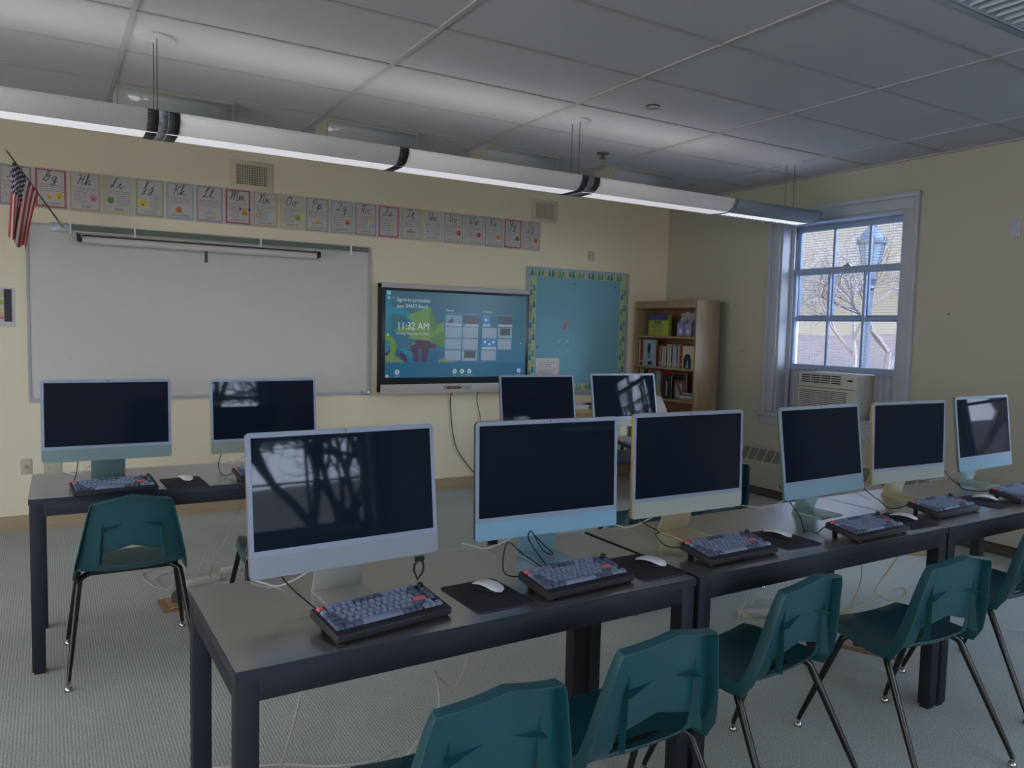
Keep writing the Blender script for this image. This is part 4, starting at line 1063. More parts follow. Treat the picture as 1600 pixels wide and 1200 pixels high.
def books():
    rnd = random.Random(5)
    # middle shelf row (z 1.170), from the left side panel (high y) to the right (low y)
    z = 1.170; y = 6.335
    cols = ['cream', 'brown', 'red', 'cream', 'white']
    g = 'books on the shelf below the magazine files'
    for i, c in enumerate(cols):
        th = rnd.uniform(.012, .02); y -= th+.002; book(y, th, rnd.uniform(.25, .275), .19, c, z, '%s spined book in the row left of the face-out portrait book' % c, g)
    y -= .200
    def portrait(b, w, h):
        yy = -.0006
        b.add([(yy, w*.42, h*.50), (yy, w*.62, h*.50), (yy, w*.66, h*.72), (yy, w*.56, h*.86), (yy, w*.42, h*.84), (yy, w*.36, h*.68)], [tuple(range(6))], 'cover_black')
        b.add([(yy, w*.46, h*.30), (yy, w*.60, h*.30), (yy, w*.58, h*.52), (yy, w*.48, h*.52)], [tuple(range(4))], 'cover_brown')
        b.add([(yy, w*.20, h*.05), (yy, w*.62, h*.04), (yy, w*.55, h*.16), (yy, w*.3, h*.18)], [tuple(range(4))], 'cover_black')
    book(y+.02, .016, .275, .185, 'pale blue', z, 'tall pale book standing face out with a dark figure on its cover', g, x=5.38, face=True, extra=portrait)
    y -= .0
    seq = ['red', 'red', 'white', 'brown', 'white', 'pale green', 'cream', 'white', 'black', 'white', 'yellow', 'white', 'cream', 'dark blue', 'white', 'pale blue', 'white', 'dark blue', 'white', 'cream', 'pink', 'red', 'red', 'brown', 'cream']
    y = 6.035
    for i, c in enumerate(seq):
        th = rnd.uniform(.009, .019); y -= th+.001
        if y < 5.66: break
        book(y, th, rnd.uniform(.20, .245), rnd.uniform(.15, .19), c, z, '%s spined thin book in the packed row right of the face-out portrait book' % c, g)
    def dark_cover(b, w, h):
        yy = -.0006
        b.add([(yy, w*.18, h*.0), (yy, w*.9, 0), (yy, w*.9, h*.45), (yy, w*.7, h*.64), (yy, w*.36, h*.64), (yy, w*.18, h*.42)], [tuple(range(6))], 'cover_black')
        b.add([(yy-.0004, w*.42, h*.04), (yy-.0004, w*.66, h*.04), (yy-.0004, w*.52, h*.42)], [(0, 1, 2)], 'cover_pale blue')
    book(5.50, .016, .225, .15, 'cream', z, 'book standing face out with a dark arch on its cover, right end of its shelf', g, x=5.375, face=True, extra=dark_cover)
    # third shelf (z .850)
    z = .850; g = 'books on the third bookcase shelf'
    y = 6.33
    seq = ['brown', 'white', 'dark blue', 'cream', 'dark blue', 'black', 'brown', 'cream', 'orange', 'yellow', 'brown', 'teal', 'pale blue', 'teal', 'white', 'pale blue', 'cream', 'red']
    for i, c in enumerate(seq):
        th = rnd.uniform(.014, .024); y -= th+.002
        if y < 5.93: break
        book(y, th, rnd.uniform(.24, .28), .19, c, z, '%s spined book in the row on the third bookcase shelf' % c, g)
    def red_arch(b, w, h):
        yy = -.0006
        b.quad((yy, w*.06, h*.72), (yy, w*.94, h*.72), (yy, w*.94, h*.96), (yy, w*.06, h*.96), 'cover_black')
        b.quad((yy, w*.25, h*.05), (yy, w*.75, h*.05), (yy, w*.75, h*.6), (yy, w*.25, h*.6), 'cover_pale blue')
        b.add([(yy-.0003, w*.10, h*.06), (yy-.0003, w*.32, h*.06), (yy-.0003, w*.62, h*.52), (yy-.0003, w*.8, h*.66), (yy-.0003, w*.6, h*.7)], [tuple(range(5))], 'cover_red')
    book(5.655, .018, .270, .20, 'brown', z, 'brown book standing face out behind the black face-out book', g, x=5.44, face=True, extra=red_arch)
    def blk(b, w, h):
        yy = -.0006; b.quad((yy, w*.42, h*.15), (yy, w*.5, h*.15), (yy, w*.5, h*.75), (yy, w*.42, h*.75), 'paper')
    book(5.80, .014, .235, .135, 'black', z, 'black book standing face out on the third bookcase shelf', g, x=5.375, face=True, extra=blk)
    # flat stack on the right
    zz = z
    for i, (c, th, w) in enumerate((('pink', .016, .21), ('pale green', .014, .20), ('white', .020, .19), ('dark blue', .012, .18), ('white', .012, .17))):
        b = MB().box(0, .19, 0, w, 0, .0015, 'cover_'+c).box(0, .19, 0, w, th-.0015, th, 'cover_'+c).box(0, .002, 0, w, 0, th, 'cover_'+c).box(.002, .187, .002, w-.002, .0015, th-.0015, 'pages')
        o = b.build('book', smooth=False); o.location = (5.385, 5.478, zz); zz += th+.0005
        pos = ['lowest', 'second lowest', 'third from the bottom', 'fourth from the bottom', 'topmost'][i]
        tag(o, '%s book lying flat, %s in the stack on the third shelf' % (c, pos), 'book', 'books lying flat on the third shelf')
    # top shelf: face-out green game box and magazine files
    z = 1.486
    t = empty('boxed_game', (5.40, 6.05, z), 0, 'green and blue box with bold lettering leaning face out on the top shelf', 'box')
    b = MB().box(0, .05, -.15, .15, 0, .218, 'lime_box'); b.build('carton', t, bevel=.002)
    b = MB(); 
    for (zz, s, m) in ((.125, 'RAIN', 'cover_black'), (.085, 'FOREST', 'cover_teal'), (.045, 'GAMES', 'cover_orange')):
        vs, fs = text_poly(s, .048, 0, 'CENTER', .001); b.add([(-.0008, -.0-p[0], zz+p[1]) for p in vs], fs, m)
    b.quad((-.0006, -.15, .165), (-.0006, .15, .165), (-.0006, .15, .218), (-.0006, -.15, .218), 'cover_dark blue')
    b.quad((-.0009, -.15, .158), (-.0009, .15, .158), (-.0009, .15, .165), (-.0009, -.15, .165), 'cover_teal')
    b.build('printed_front', t, smooth=False)
    M['file_lav'] = mat('lavender magazine file', (132, 140, 184), .6)
    for i, (yy, lab) in enumerate(((5.655, 'lavender magazine file holding white papers, left of the pair on the top shelf'), (5.552, 'lavender magazine file holding papers, against the right end of the top shelf'))):
        t = empty('magazine_file', (5.385, yy, z), 0, lab, 'magazine file', 'lavender magazine files on the top shelf')
        w, D = .098, .22
        b = MB()
        side = [(0, 0), (D, 0), (D, .235), (.10, .235), (0, .13)]
        b.prism([(p[0], p[1]) for p in side], 'Y', 0, .003, 'file_lav').prism([(p[0], p[1]) for p in side], 'Y', w-.003, w, 'file_lav').box(0, .003, 0, w, 0, .13, 'file_lav').box(0, D, 0, w, 0, .003, 'file_lav').box(D-.003, D, 0, w, 0, .235, 'file_lav')
        b.build('file_box', t, smooth=False)
        b = MB()
        b.quad((-.0006, .03, .03), (-.0006, .065, .03), (-.0006, .065, .07), (-.0006, .03, .07), 'paper'); b.build('paper_tag', t)
        b = MB()
        for k in range(6): y_ = .012+.014*k; b.box(.03+.01*(k % 2), D-.01, y_, y_+.003, .004, .245-.012*((k*5) % 3), ['paper', 'cover_teal', 'paper', 'cover_dark blue', 'paper', 'paper'][k])
        b.build('papers', t, smooth=False)
M['lime_box'] = mat('lime box', (150, 164, 66), .4)
books()

def back_table():
    t = empty('side_table', (4.55, 6.10, 0), 0, 'light wood table under the blue bulletin board', 'table')
    MB().box(-.55, .55, -.27, .29, .735, .762, 'wood_light').build('tabletop', t, bevel=.004)
    MB().box(-.53, .53, -.25, .27, .40, .42, 'wood_light').build('lower_shelf', t, bevel=.003)
    for x in (-.52, .52):
        for y in (-.24, .26): MB().box(x-.022, x+.022, y-.022, y+.022, 0, .735, 'wood_light').build('leg', t, bevel=.003)
    MB().box(-.50, .50, -.245, -.23, .66, .735, 'wood_light').build('apron', t, bevel=.002)
    o = MB().box(-.13, .11, -.14, .14, 0, .030, 'paper').box(-.12, .13, -.13, .15, .030, .042, 'paper').build('paper_stack', bevel=.001); o.location = (4.33, 6.06, .762)
    tag(o, 'stack of white papers on the light wood table', 'papers')
    s = empty('stapler', (4.50, 6.02, .762), R(12), 'black stapler beside the paper stack on the light wood table', 'stapler')
    MB().prism([(-.07, 0), (.07, 0), (.07, .012), (-.07, .010)], 'Y', -.018, .018, 'black_plastic').build('base', s, bevel=.002)
    MB().prism([(-.07, .022), (.065, .030), (.07, .05), (.02, .058), (-.06, .045), (-.075, .03)], 'Y', -.017, .017, 'black_plastic').build('arm', s, bevel=.004)
    o = MB().box(-.16, .16, -.12, .12, 0, .10, 'cover_teal').box(-.17, .17, -.13, .13, .10, .115, 'cover_pale blue').build('storage_box', bevel=.003); o.location = (4.52, 5.98, .42)
    tag(o, 'pale teal lidded box on the lower shelf of the light wood table', 'box')
    # white paper bag by the bookcase
    b = MB(); n = 20; prof = [(.155, 0), (.165, .10), (.16, .30), (.155, .50), (.135, .60), (.08, .665), (.01, .68)]
    rnd = random.Random(2); vs = []; fs = []
    for i, (r, h) in enumerate(prof):
        for k in range(n): a = 2*math.pi*k/n; rr = r*(1+rnd.uniform(-.05, .05)); vs.append((rr*math.cos(a)*1.05, rr*math.sin(a)*.8, h*1.40 + (rnd.uniform(-.012, .012) if i else 0)))
    for i in range(len(prof)-1):
        for k in range(n): fs.append((i*n+k, i*n+(k+1) % n, (i+1)*n+(k+1) % n, (i+1)*n+k))
    b.add(vs, fs, 'bag'); o = b.build('paper_bag', smooth=True, angle=60); o.location = (4.685, 5.28, 0)
    tag(o, 'tall crumpled white bag standing in front of the bookcase', 'bag')
M['bag'] = mat('white bag', (196, 190, 178), .7, .2)
back_table()
for (y, z, lab) in ((5.42, 1.80, 'upper of the two tiny screw holes on the side wall left of the window'), (5.30, 1.36, 'lower of the two tiny screw holes on the side wall left of the window'), (3.30, 1.71, 'tiny screw hole on the side wall right of the window')):
    o = MB().lathe([(.006, 0), (.005, -.004), (.002, -.004)], 'face_ink', 10, (0, 0, 0), 'X').build('wall_anchor'); o.location = (XR, y, z); tag(o, lab, 'wall anchor')
M['cable_cream'] = mat('cream cable', (196, 186, 150), .5, .4)
M['adapter'] = mat('power adapter plastic', (196, 192, 184), .4, .5)
M['brass_pale'] = mat('pale brass', (176, 146, 120), .4, .5, metal=.4)
M['strip_white'] = mat('power strip plastic', (206, 204, 198), .4, .5)
# ------------------------------------------------------------------ desks
ZD = .76
def desk(x0, x1, y0, y1, lab, group, rz=0.0, first=[None]):
    w, d = 1.385, .605
    if first[0] is None:
        t = empty('computer_desk'); first[0] = t
        tb = MB().box(0, w, 0, d, ZD-.026, ZD-.001, 'desk_edge'); tb.box(.0012, w-.0012, .0012, d-.0012, ZD-.001, ZD, 'desktop').build('tabletop', t, smooth=False)
        MB().box(.05, w-.05, .004, .024, ZD-.078, ZD-.026, 'black_metal').box(.05, w-.05, d-.024, d-.004, ZD-.078, ZD-.026, 'black_metal').box(.004, .024, .05, d-.05, ZD-.078, ZD-.026, 'black_metal').box(w-.024, w-.004, .05, d-.05, ZD-.078, ZD-.026, 'black_metal').build('frame_apron', t, bevel=.001)
        for (x, y) in ((.003, .003), (w-.053, .003), (.003, d-.053), (w-.053, d-.053)):
            lg = MB().box(x, x+.05, y, y+.05, .012, ZD-.026, 'black_metal').build('leg', t, bevel=.0015)
            MB().box(x+.006, x+.044, y+.006, y+.044, 0, .013, 'black_plastic').build('foot', lg)
    else: t = copy_tree(first[0])
    t.location = (x0, y0, 0); t.rotation_euler = (0, 0, rz)
    return tag(t, lab, 'desk', group)
desk(.335, 0, 1.690, 0, 'dark desk at the left end of the front row, under two monitors', 'dark computer desks', R(.7))
desk(1.735, 0, 1.705, 0, 'dark desk in the middle of the front row, with joints on both sides', 'dark computer desks', R(.2))
desk(3.128, 0, 1.708, 0, 'dark desk at the window end of the front row', 'dark computer desks', R(.3))
desk(-.085, 0, 3.745, 0, 'dark desk of the rear row standing before the whiteboard', 'dark computer desks', R(-.8))
desk(2.46, 0, 3.745, 0, 'dark desk of the rear row standing before the bulletin board', 'dark computer desks', 0)

# ------------------------------------------------------------------ all-in-one computers
TINTS = dict(silver=((150, 158, 168), (140, 118, 116), (176, 178, 172)), blue=((136, 184, 212), (52, 70, 88), (128, 164, 178)),
             yellow=((176, 184, 176), (176, 152, 96), (182, 172, 140)), green=((138, 176, 192), (84, 112, 104), (134, 160, 156)),
             teal=((122, 150, 150), (96, 124, 122), (112, 140, 142)), cream=((150, 158, 146), (168, 168, 150), (170, 166, 140)))
for k, (a, e, s) in TINTS.items():
    M['chin_'+k] = mat('chin '+k, a, .32, .5); M['edge_'+k] = mat('housing '+k, e, .35, .5, metal=.25); M['stand_'+k] = mat('stand '+k, s, .36, .5, metal=.35)
def computer(x, y, yaw, tilt, tint, lab, zb=.095, side_edge='edge'):
    t = empty('desktop_computer', (x, y, ZD), R(yaw), lab, 'computer', 'all-in-one computers on the desks')
    W_, H_ = .547, .380
    piv = Vector((0, .030, zb+.20))
    hs = MB().prism(rrect(W_, H_, .013, 0, zb+H_/2), 'Y', .0012, .0125, 'edge_'+tint).build('housing', t, bevel=.0008)
    hs.data.transform(Matrix.Translation(-piv)); hs.location = piv; hs.rotation_euler = (-R(tilt), 0, 0)
    def sub(b, name, **k):
        o = b.build(name, hs, **k); o.data.transform(Matrix.Translation(-piv)); return o
    zc = zb+.058
    # pale front glass above the chin
    b = MB().prism(rrect(W_-.0015, H_-.001, .0125, 0, zb+H_/2), 'Y', -.0006, .0012, 'bezel'); sub(b, 'bezel', angle=20)
    pts = rrect(W_-.0012, H_-.001, .0125, 0, zb+H_/2); low = [p for p in pts if p[1] < zc]
    low = [(-W_/2+.0006, zc)] + sorted([p for p in low if p[0] < 0], key=lambda p: -p[1]+p[0]*.0) + sorted([p for p in low if p[0] > 0], key=lambda p: p[1]) + [(W_/2-.0006, zc)]
    b = MB().prism(low, 'Y', -.0012, .0004, 'chin_'+tint); sub(b, 'chin', angle=20)
    b = MB().box(-.260, .260, -.0016, .0, zc+.0145, zc+.0145+.2935, 'screen'); sub(b, 'screen', smooth=False)
    b = MB().lathe([(.0022, -.0010), (.0022, -.0006)], 'camera_dot', 10, (0, 0, zb+H_-.0066), 'Y'); b = MB().add([(0.0026*math.cos(2*math.pi*k/12), -.0010, zb+H_-.0066+.0026*math.sin(2*math.pi*k/12)) for k in range(12)], [tuple(range(12))], 'camera_dot'); sub(b, 'camera', smooth=False)
    # stand: foot plate and leaning neck
    sw = .073
    prof = [(-.055, 0), (-.055, .0045), (.083, .0050), (.0845, .009)]
    neck = [(-.060, .0005), (-.060, .0050), (.078, .0052), (.060, .055), (.038, zb+.16), (.030, zb+.22), (.034, zb+.222), (.044, zb+.165), (.066, .058), (.0875, .004), (.0860, .0)]
    MB().prism(neck, 'X', -sw, sw, 'stand_'+tint).build('stand', t, bevel=.0008)
    MB().tube([(-.05, .026, zb+.20), (.05, .026, zb+.20)], .012, 'stand_'+tint, 12).build('hinge', t)
    MB().tube(smooth_path([(-.02, .06, .17), (-.06, .10, .07), (-.13, .17, .006), (-.17, .22, .005), (-.19, .27, .004)]), .0028, 'cable_white', 7).build('power_cord', t)
    return t
COMP = [
 (.704, 2.031, 2.8, 7.0, 'silver', 'silver computer at the left end of the front desks, mirroring a window and bare trees', .092),
 (1.412, 2.083, -2.4, 2.0, 'blue', 'blue-chinned computer with dark screen, second in the front row', .086),
 (2.053, 2.095, -.9, 1.6, 'yellow', 'yellow-edged computer with a fully dark screen, third in the front row', .087),
 (2.817, 2.091, 2.2, 7.6, 'green', 'green-edged computer in the front row before the air conditioner', .084),
 (3.504, 2.128, -2.3, 2.5, 'yellow', 'yellow-edged computer on the last front desk beside the green-edged end one', .082),
 (4.199, 2.149, 2.0, 7.1, 'green', 'green-edged computer at the window end of the front row, mirroring pale trees', .087),
 (.236, 4.075, -.6, 4.0, 'teal', 'teal computer with dark screen before the left part of the whiteboard', .094),
 (.966, 4.095, 2.0, 5.0, 'cream', 'pale cream computer before the whiteboard mirroring a blue sky', .088),
 (2.745, 4.205, -6.4, 10, 'blue', 'dark-screened computer on the rear desk below the interactive display corner', .080),
 (3.520, 4.265, -5.1, 11, 'cream', 'computer on the rear desk before the bookcase, mirroring window panes', .078)]
for (x, y, yaw, tilt, tint, lab, zb) in COMP: computer(x, y, yaw, tilt, tint, lab, zb)

# cable wrap straps behind the screens
def strap(x, y, z, lab):
    o = MB().tube([(0, 0, .045), (-.016, 0, .030), (-.017, .002, .012), (-.004, .004, -.018), (.012, .002, .006), (.013, 0, .028), (.003, 0, .045)], .0035, 'black_plastic', 6).box(-.014, .014, -.003, .006, .038, .052, 'black_plastic').build('cable_strap')
    o.location = (x, y, z); tag(o, lab, 'strap')

# ------------------------------------------------------------------ keyboards
U_ = .01905
KM = {}
def key_mesh(w, m):
    if (w, m) in KM: return KM[(w, m)]
    b = MB(); a = w*U_/2-.0006; d = U_/2-.0006; i = .0028
    vs = [(-a,-d,0),(a,-d,0),(a,d,0),(-a,d,0),(-a+i,-d+i,.0078),(a-i,-d+i,.0078),(a-i,d-i*.6,.0085),(-a+i,d-i*.6,.0085)]
    b.add(vs, [(0,3,2,1),(4,5,6,7),(0,1,5,4),(1,2,6,5),(2,3,7,6),(3,0,4,7)], m)
    o = b.build('key', bevel=.0007, bseg=1); me = o.data; bpy.data.objects.remove(o); KM[(w, m)] = me
    return me
ROWS = []
def layout():
    L = []
    def row(r, items, x0=0.0):
        x = x0
        for it in items:
            if it[0] == 'gap': x += it[1]; continue
            w, m = it; L.append((x+w/2, r, w, m)); x += w
    a, d, c = 'key_main', 'key_dark', 'key_red'
    row(0, [(1, c), ('gap', .25)] + [(1, a)]*4 + [('gap', .25)] + [(1, d)]*4 + [('gap', .25)] + [(1, a)]*4 + [('gap', .25), (1, d)])
    row(1, [(1, a)] + [(1, a)]*12 + [(2, d), ('gap', .25), (1, d)])
    row(2, [(1.5, d)] + [(1, a)]*12 + [(1.5, d), ('gap', .25), (1, d)])
    row(3, [(1.75, d)] + [(1, a)]*11 + [(2.25, c), ('gap', .25), (1, d)])
    row(4, [(2.25, d)] + [(1, a)]*10 + [(1.75, d), ('gap', .25), (1, a)])
    row(5, [(1.25, d), (1.25, d), (1.25, d), (6.25, a), (1, d), (1, d), (1, d), ('gap', .25), (1, a), (1, a), (1, a)])
    return L
KL = layout()
CASE_W, CASE_D = .331, .148
def keyboard(x, y, yaw, lab, cable=None, first=[None]):
    tilt = R(8.0)
    T = Matrix.Translation((0, 0, .0065)) @ Matrix.Rotation(tilt, 4, 'X')
    if first[0] is None:
        t = empty('keyboard'); first[0] = t
        prof = [(0, 0), (.004, -.003), (CASE_D-.004, -.003), (CASE_D, 0), (CASE_D, .019), (CASE_D-.003, .0215), (.003, .0175), (0, .015)]
        b = MB(); b.tf = T; b.prism(prof, 'X', -CASE_W/2, CASE_W/2, 'key_case')
        b.build('case', t, bevel=.002)
        x0 = -16.5*U_/2+.0; 
        for (kx, r, w, m) in KL:
            me = key_mesh(w, m); k = bpy.data.objects.new('key', me); COL.objects.link(k); k.parent = t
            ky = CASE_D - .018 - (r*U_ + (.0035 if r > 0 else 0))
            kz = .0165 + (ky/CASE_D)*.004 + .0015
            p = T @ Vector((x0 + kx*U_, ky, kz)); k.location = p; k.rotation_euler = (tilt, 0, 0)
        b = MB(); b.tf = T; b.lathe([(.0085, .020), (.0085, .032), (.0075, .0335)], 'black_plastic', 18, (x0+16.0*U_, CASE_D-.018, 0)); b.build('volume_knob', t)
        for s in (-1, 1):
            b = MB(); b.box(s*.135-.012, s*.135+.012, CASE_D-.030, CASE_D-.022, .0, .025, 'black_plastic'); b.build('tilt_foot', t, bevel=.001)
            b = MB().box(s*.15-.01, s*.15+.01, .006, .016, 0, .007, 'black_plastic'); b.build('rubber_foot', t, bevel=.001)
    else:
        t = copy_tree(first[0])
        for ch in list(t.children):
            if ch.name.startswith('usb_cable'): bpy.data.objects.remove(ch)
    t.location = (x, y, ZD); t.rotation_euler = (0, 0, R(yaw)); tag(t, lab, 'keyboard', 'mechanical keyboards on the desks')
    return t
def kb_cable(t, pts):
    pts = [(p[0], p[1], p[2]-.003) for p in pts]; pts[-1] = (pts[-1][0], .415, .135); pts[-2] = (pts[-2][0], .355, min(.072, pts[-2][2]))
    MB().tube(smooth_path(pts), .0021, 'cable_black', 7).build('usb_cable', t)
KB = [
 (.737, 1.747, 9.0, 'mechanical keyboard before the silver computer at the left end', [(-.10, .148, .040), (-.115, .175, .035), (-.10, .21, .01), (-.115, .25, .02), (-.15, .29, .10), (-.14, .33, .14)]),
 (1.350, 1.750, 4.0, 'mechanical keyboard before the blue-chinned computer, its cable in two loops', [(-.11, .148, .040), (-.15, .19, .02), (-.155, .24, .03), (-.12, .27, .10), (-.07, .25, .06), (-.02, .17, .012), (-.01, .20, .02), (-.05, .25, .10), (-.02, .28, .12), (.03, .28, .05), (.06, .27, .04), (.055, .28, .09), (.05, .33, .16)]),
 (2.004, 1.764, 1.5, 'mechanical keyboard before the third front computer, beside the desk joint', [(-.11, .148, .040), (-.13, .18, .02), (-.16, .22, .02), (-.17, .26, .05), (-.145, .27, .055), (-.15, .285, .10), (-.14, .33, .14)]),
 (2.720, 1.726, 1.6, 'mechanical keyboard before the green-edged computer by the air conditioner', [(-.12, .148, .040), (-.15, .165, .02), (-.18, .17, .004), (-.20, .21, .004), (-.16, .26, .04), (-.10, .33, .09), (-.10, .36, .14)]),
 (3.380, 1.805, 1.3, 'mechanical keyboard before the second yellow-edged computer', [(-.13, .148, .040), (-.16, .17, .02), (-.19, .21, .01), (-.18, .26, .03), (-.13, .28, .05), (-.20, .33, .10)]),
 (4.040, 1.800, 1.0, 'mechanical keyboard at the picture edge before the computer mirroring pale trees', [(-.13, .148, .040), (-.16, .18, .03), (-.19, .25, .03), (-.18, .29, .06), (-.12, .30, .03), (-.10, .31, .05), (-.15, .32, .08)]),
 (.246, 3.690, 6.0, 'mechanical keyboard before the teal computer on the rear desk', [(-.13, .148, .040), (-.16, .17, .012), (-.15, .21, .012), (-.11, .24, .05), (-.09, .33, .12)]),
 (.935, 3.765, 5.0, 'mechanical keyboard half hidden behind the front left computer', [(-.13, .148, .040), (-.19, .17, .010), (-.17, .22, .03), (-.12, .30, .09)]),
 (2.70, 3.80, 2.0, 'mechanical keyboard hidden before the rear desk computer below the display', [(-.13, .148, .040), (-.16, .17, .012), (-.12, .32, .09)]),
 (3.355, 3.79, 3.0, 'mechanical keyboard seen through the gap between the second and third front computers', [(-.13, .148, .040), (-.16, .17, .012), (-.12, .36, .09)])]
kbs = []
for (x, y, yaw, lab, c) in KB: kbs.append(keyboard(x, y, yaw, lab))
for k, row in zip(kbs, KB): kb_cable(k, row[4])

# hanging clips / coiled leads
def lead(name, pts, r, m, lab, cat='cable', sub=6):
    o = MB().tube(smooth_path(pts, sub), r, m, 7).build(name); return tag(o, lab, cat)

# ------------------------------------------------------------------ mouse pads and mice
def pad(x, y, yaw, w, d, lab, first={}):
    key = (w, d)
    if key not in first:
        o = MB().prism(rrect(w, d, .012), 'Z', 0, .0032, 'pad').build('mouse_pad', bevel=.0006); first[key] = o
    else: o = first[key].copy(); COL.objects.link(o)
    o.location = (x, y, ZD); o.rotation_euler = (0, 0, R(yaw)); return tag(o, lab, 'mouse pad', 'black mouse pads')
PADS = [(1.058, 1.866, 1.5, .182, .232, 'black mouse pad beside the left end keyboard'),
 (1.640, 1.866, 0, .178, .232, 'black mouse pad beside the keyboard with the looped cable'),
 (2.336, 1.893, -2, .182, .225, 'black mouse pad beside the third front keyboard'),
 (3.035, 1.860, -2, .178, .225, 'black mouse pad between the two keyboards before the air conditioner side'),
 (3.760, 1.905, 0, .178, .225, 'black mouse pad on the window end desk'),
 (.535, 3.852, 2, .178, .250, 'black mouse pad on the rear desk beside the teal computer'),
 (3.03, 3.85, 0, .178, .225, 'black mouse pad on the rear desk between its two keyboards')]
for p in PADS: pad(*p)
def mouse(x, y, yaw, lab, first=[None]):
    if first[0] is None:
        t = empty('computer_mouse'); first[0] = t
        n, mseg = 14, 12; vs, fs = [], []
        L, Wd = .1135, .0571
        for i in range(n+1):
            s = i/n; yy = -L/2 + L*s
            hw = Wd/2*(1-abs(2*s-1)**3.2)**(1/2.4)
            zc = .0035 + .0195*math.sin(math.pi*min(1, max(0, s*.96+.02)))**.8
            for k in range(mseg+1):
                u = -1+2*k/mseg; vs.append((hw*u, yy, zc*(1-.22*abs(u)**2.6)))
        for i in range(n):
            for k in range(mseg): a = i*(mseg+1)+k; fs.append((a, a+1, a+mseg+2, a+mseg+1))
        o = MB().add(vs, fs, 'white_plastic').build('top_shell', t, angle=80); md = o.modifiers.new('s', 'SOLIDIFY'); md.thickness = .0016; md.offset = -1
        pts = [(Wd/2*.86*math.cos(a)*abs(math.cos(a))**-.15 if abs(math.cos(a)) > .01 else 0, L/2*.90*math.sin(a)) for a in [2*math.pi*k/24 for k in range(24)]]
        MB().prism(pts, 'Z', 0, .0055, 'mouse_dark').build('base', t, bevel=.001)
    else: t = copy_tree(first[0])
    t.location = (x, y, ZD+.0034); t.rotation_euler = (0, 0, R(yaw)); return tag(t, lab, 'mouse', 'white mice on the mouse pads')
MICE = [(1.085, 1.905, 16, 'white mouse on the pad nearest the silver computer'), (1.680, 1.875, 18, 'white mouse on the pad just left of the first desk joint'),
 (2.358, 1.930, 14, 'white mouse on the pad beside the third front keyboard'), (3.075, 1.875, 16, 'white mouse on the pad just left of the second desk joint'),
 (3.810, 1.925, 20, 'white mouse on the window end desk pad'), (.548, 3.905, 10, 'white mouse on the rear desk before the whiteboard')]
for m_ in MICE: mouse(*m_)

# ------------------------------------------------------------------ school chairs
def chair_shell():
    prof = [(.214, .418, .175), (.212, .434, .184), (.196, .445, .192), (.15, .447, .202), (.08, .443, .209), (.0, .437, .214), (-.06, .435, .216), (-.095, .440, .217),
            (-.122, .455, .217), (-.138, .480, .212), (-.146, .510, .206), (-.152, .54, .199), (-.158, .58, .191), (-.164, .62, .182), (-.170, .66, .173), (-.177, .70, .165), (-.184, .735, .156), (-.187, .750, .148)]
    nU = 20; nv = len(prof)
    V = {}; vs = []; fs = []
    def gable(u): return .030*(1-abs(u))
    for j, (y, z, hw) in enumerate(prof):
        s = max(0, (z-.48)/.27) if j > 8 else 0
        for i in range(nU+1):
            u = -1+2*i/nU
            yy, zz = y, z
            if j < 8: zz += .010*abs(u)**2.2 - .010*(1-abs(u)**2)*(1 if 3 <= j <= 7 else .3)
            else: yy += .035*abs(u)**2.2*(1-.35*s)
            if j >= 12: zz += gable(u)*((j-11)/(nv-12))
            if j == 10 and abs(u) <= .62: zz += .036*(1-abs(u)/.62)+.006
            if j == 11 and abs(u) <= .62: zz += .016*(1-abs(u)/.62)
            if j == 0: yy -= .012*u*u
            V[i, j] = len(vs); vs.append(Vector((hw*u, yy, zz)))
    hole = lambda i, j: 8 <= j < 10 and 4 <= i < nU-4
    for j in range(nv-1):
        for i in range(nU):
            if hole(i, j): continue
            fs.append((V[i, j], V[i+1, j], V[i+1, j+1], V[i, j+1]))
    # flange round the outer edge, turned away from the sitter
    ring = [(i, 0) for i in range(nU+1)] + [(nU, j) for j in range(1, nv)] + [(i, nv-1) for i in range(nU-1, -1, -1)] + [(0, j) for j in range(nv-2, 0, -1)]
    base = len(vs); n = len(ring); depth = []
    for (i, j) in ring:
        y, z, hw = prof[j]
        a = prof[max(j-1, 0)]; c = prof[min(j+1, nv-1)]
        tv = Vector((0, c[0]-a[0], c[1]-a[1])).normalized(); nr = Vector((0, tv.z, -tv.y))      # away from the sitter
        if nr.z > 0 and j < 8: nr = -nr
        if j >= 8 and nr.y > 0: nr = -nr
        if j <= 2: nr = Vector((0, -.15, -1)).normalized()
        u = -1+2*i/nU
        D = (.042 if 5 <= j <= 9 else .040) if j < 12 else .040 - .010*(j-12)/5
        if i == 0 or i == nU or j == nv-1 or j == 0: vs.append(vs[V[i, j]] + nr*D + Vector((.006*(1 if u > 0 else -1) if i in (0, nU) else 0, 0, .002 if j == nv-1 else 0)))
    for k in range(n):
        a, c = ring[k], ring[(k+1) % n]
        fs.append((V[a], V[c], base+(k+1) % n, base+k))
    b = MB().add(vs, fs, 'shell')
    return b
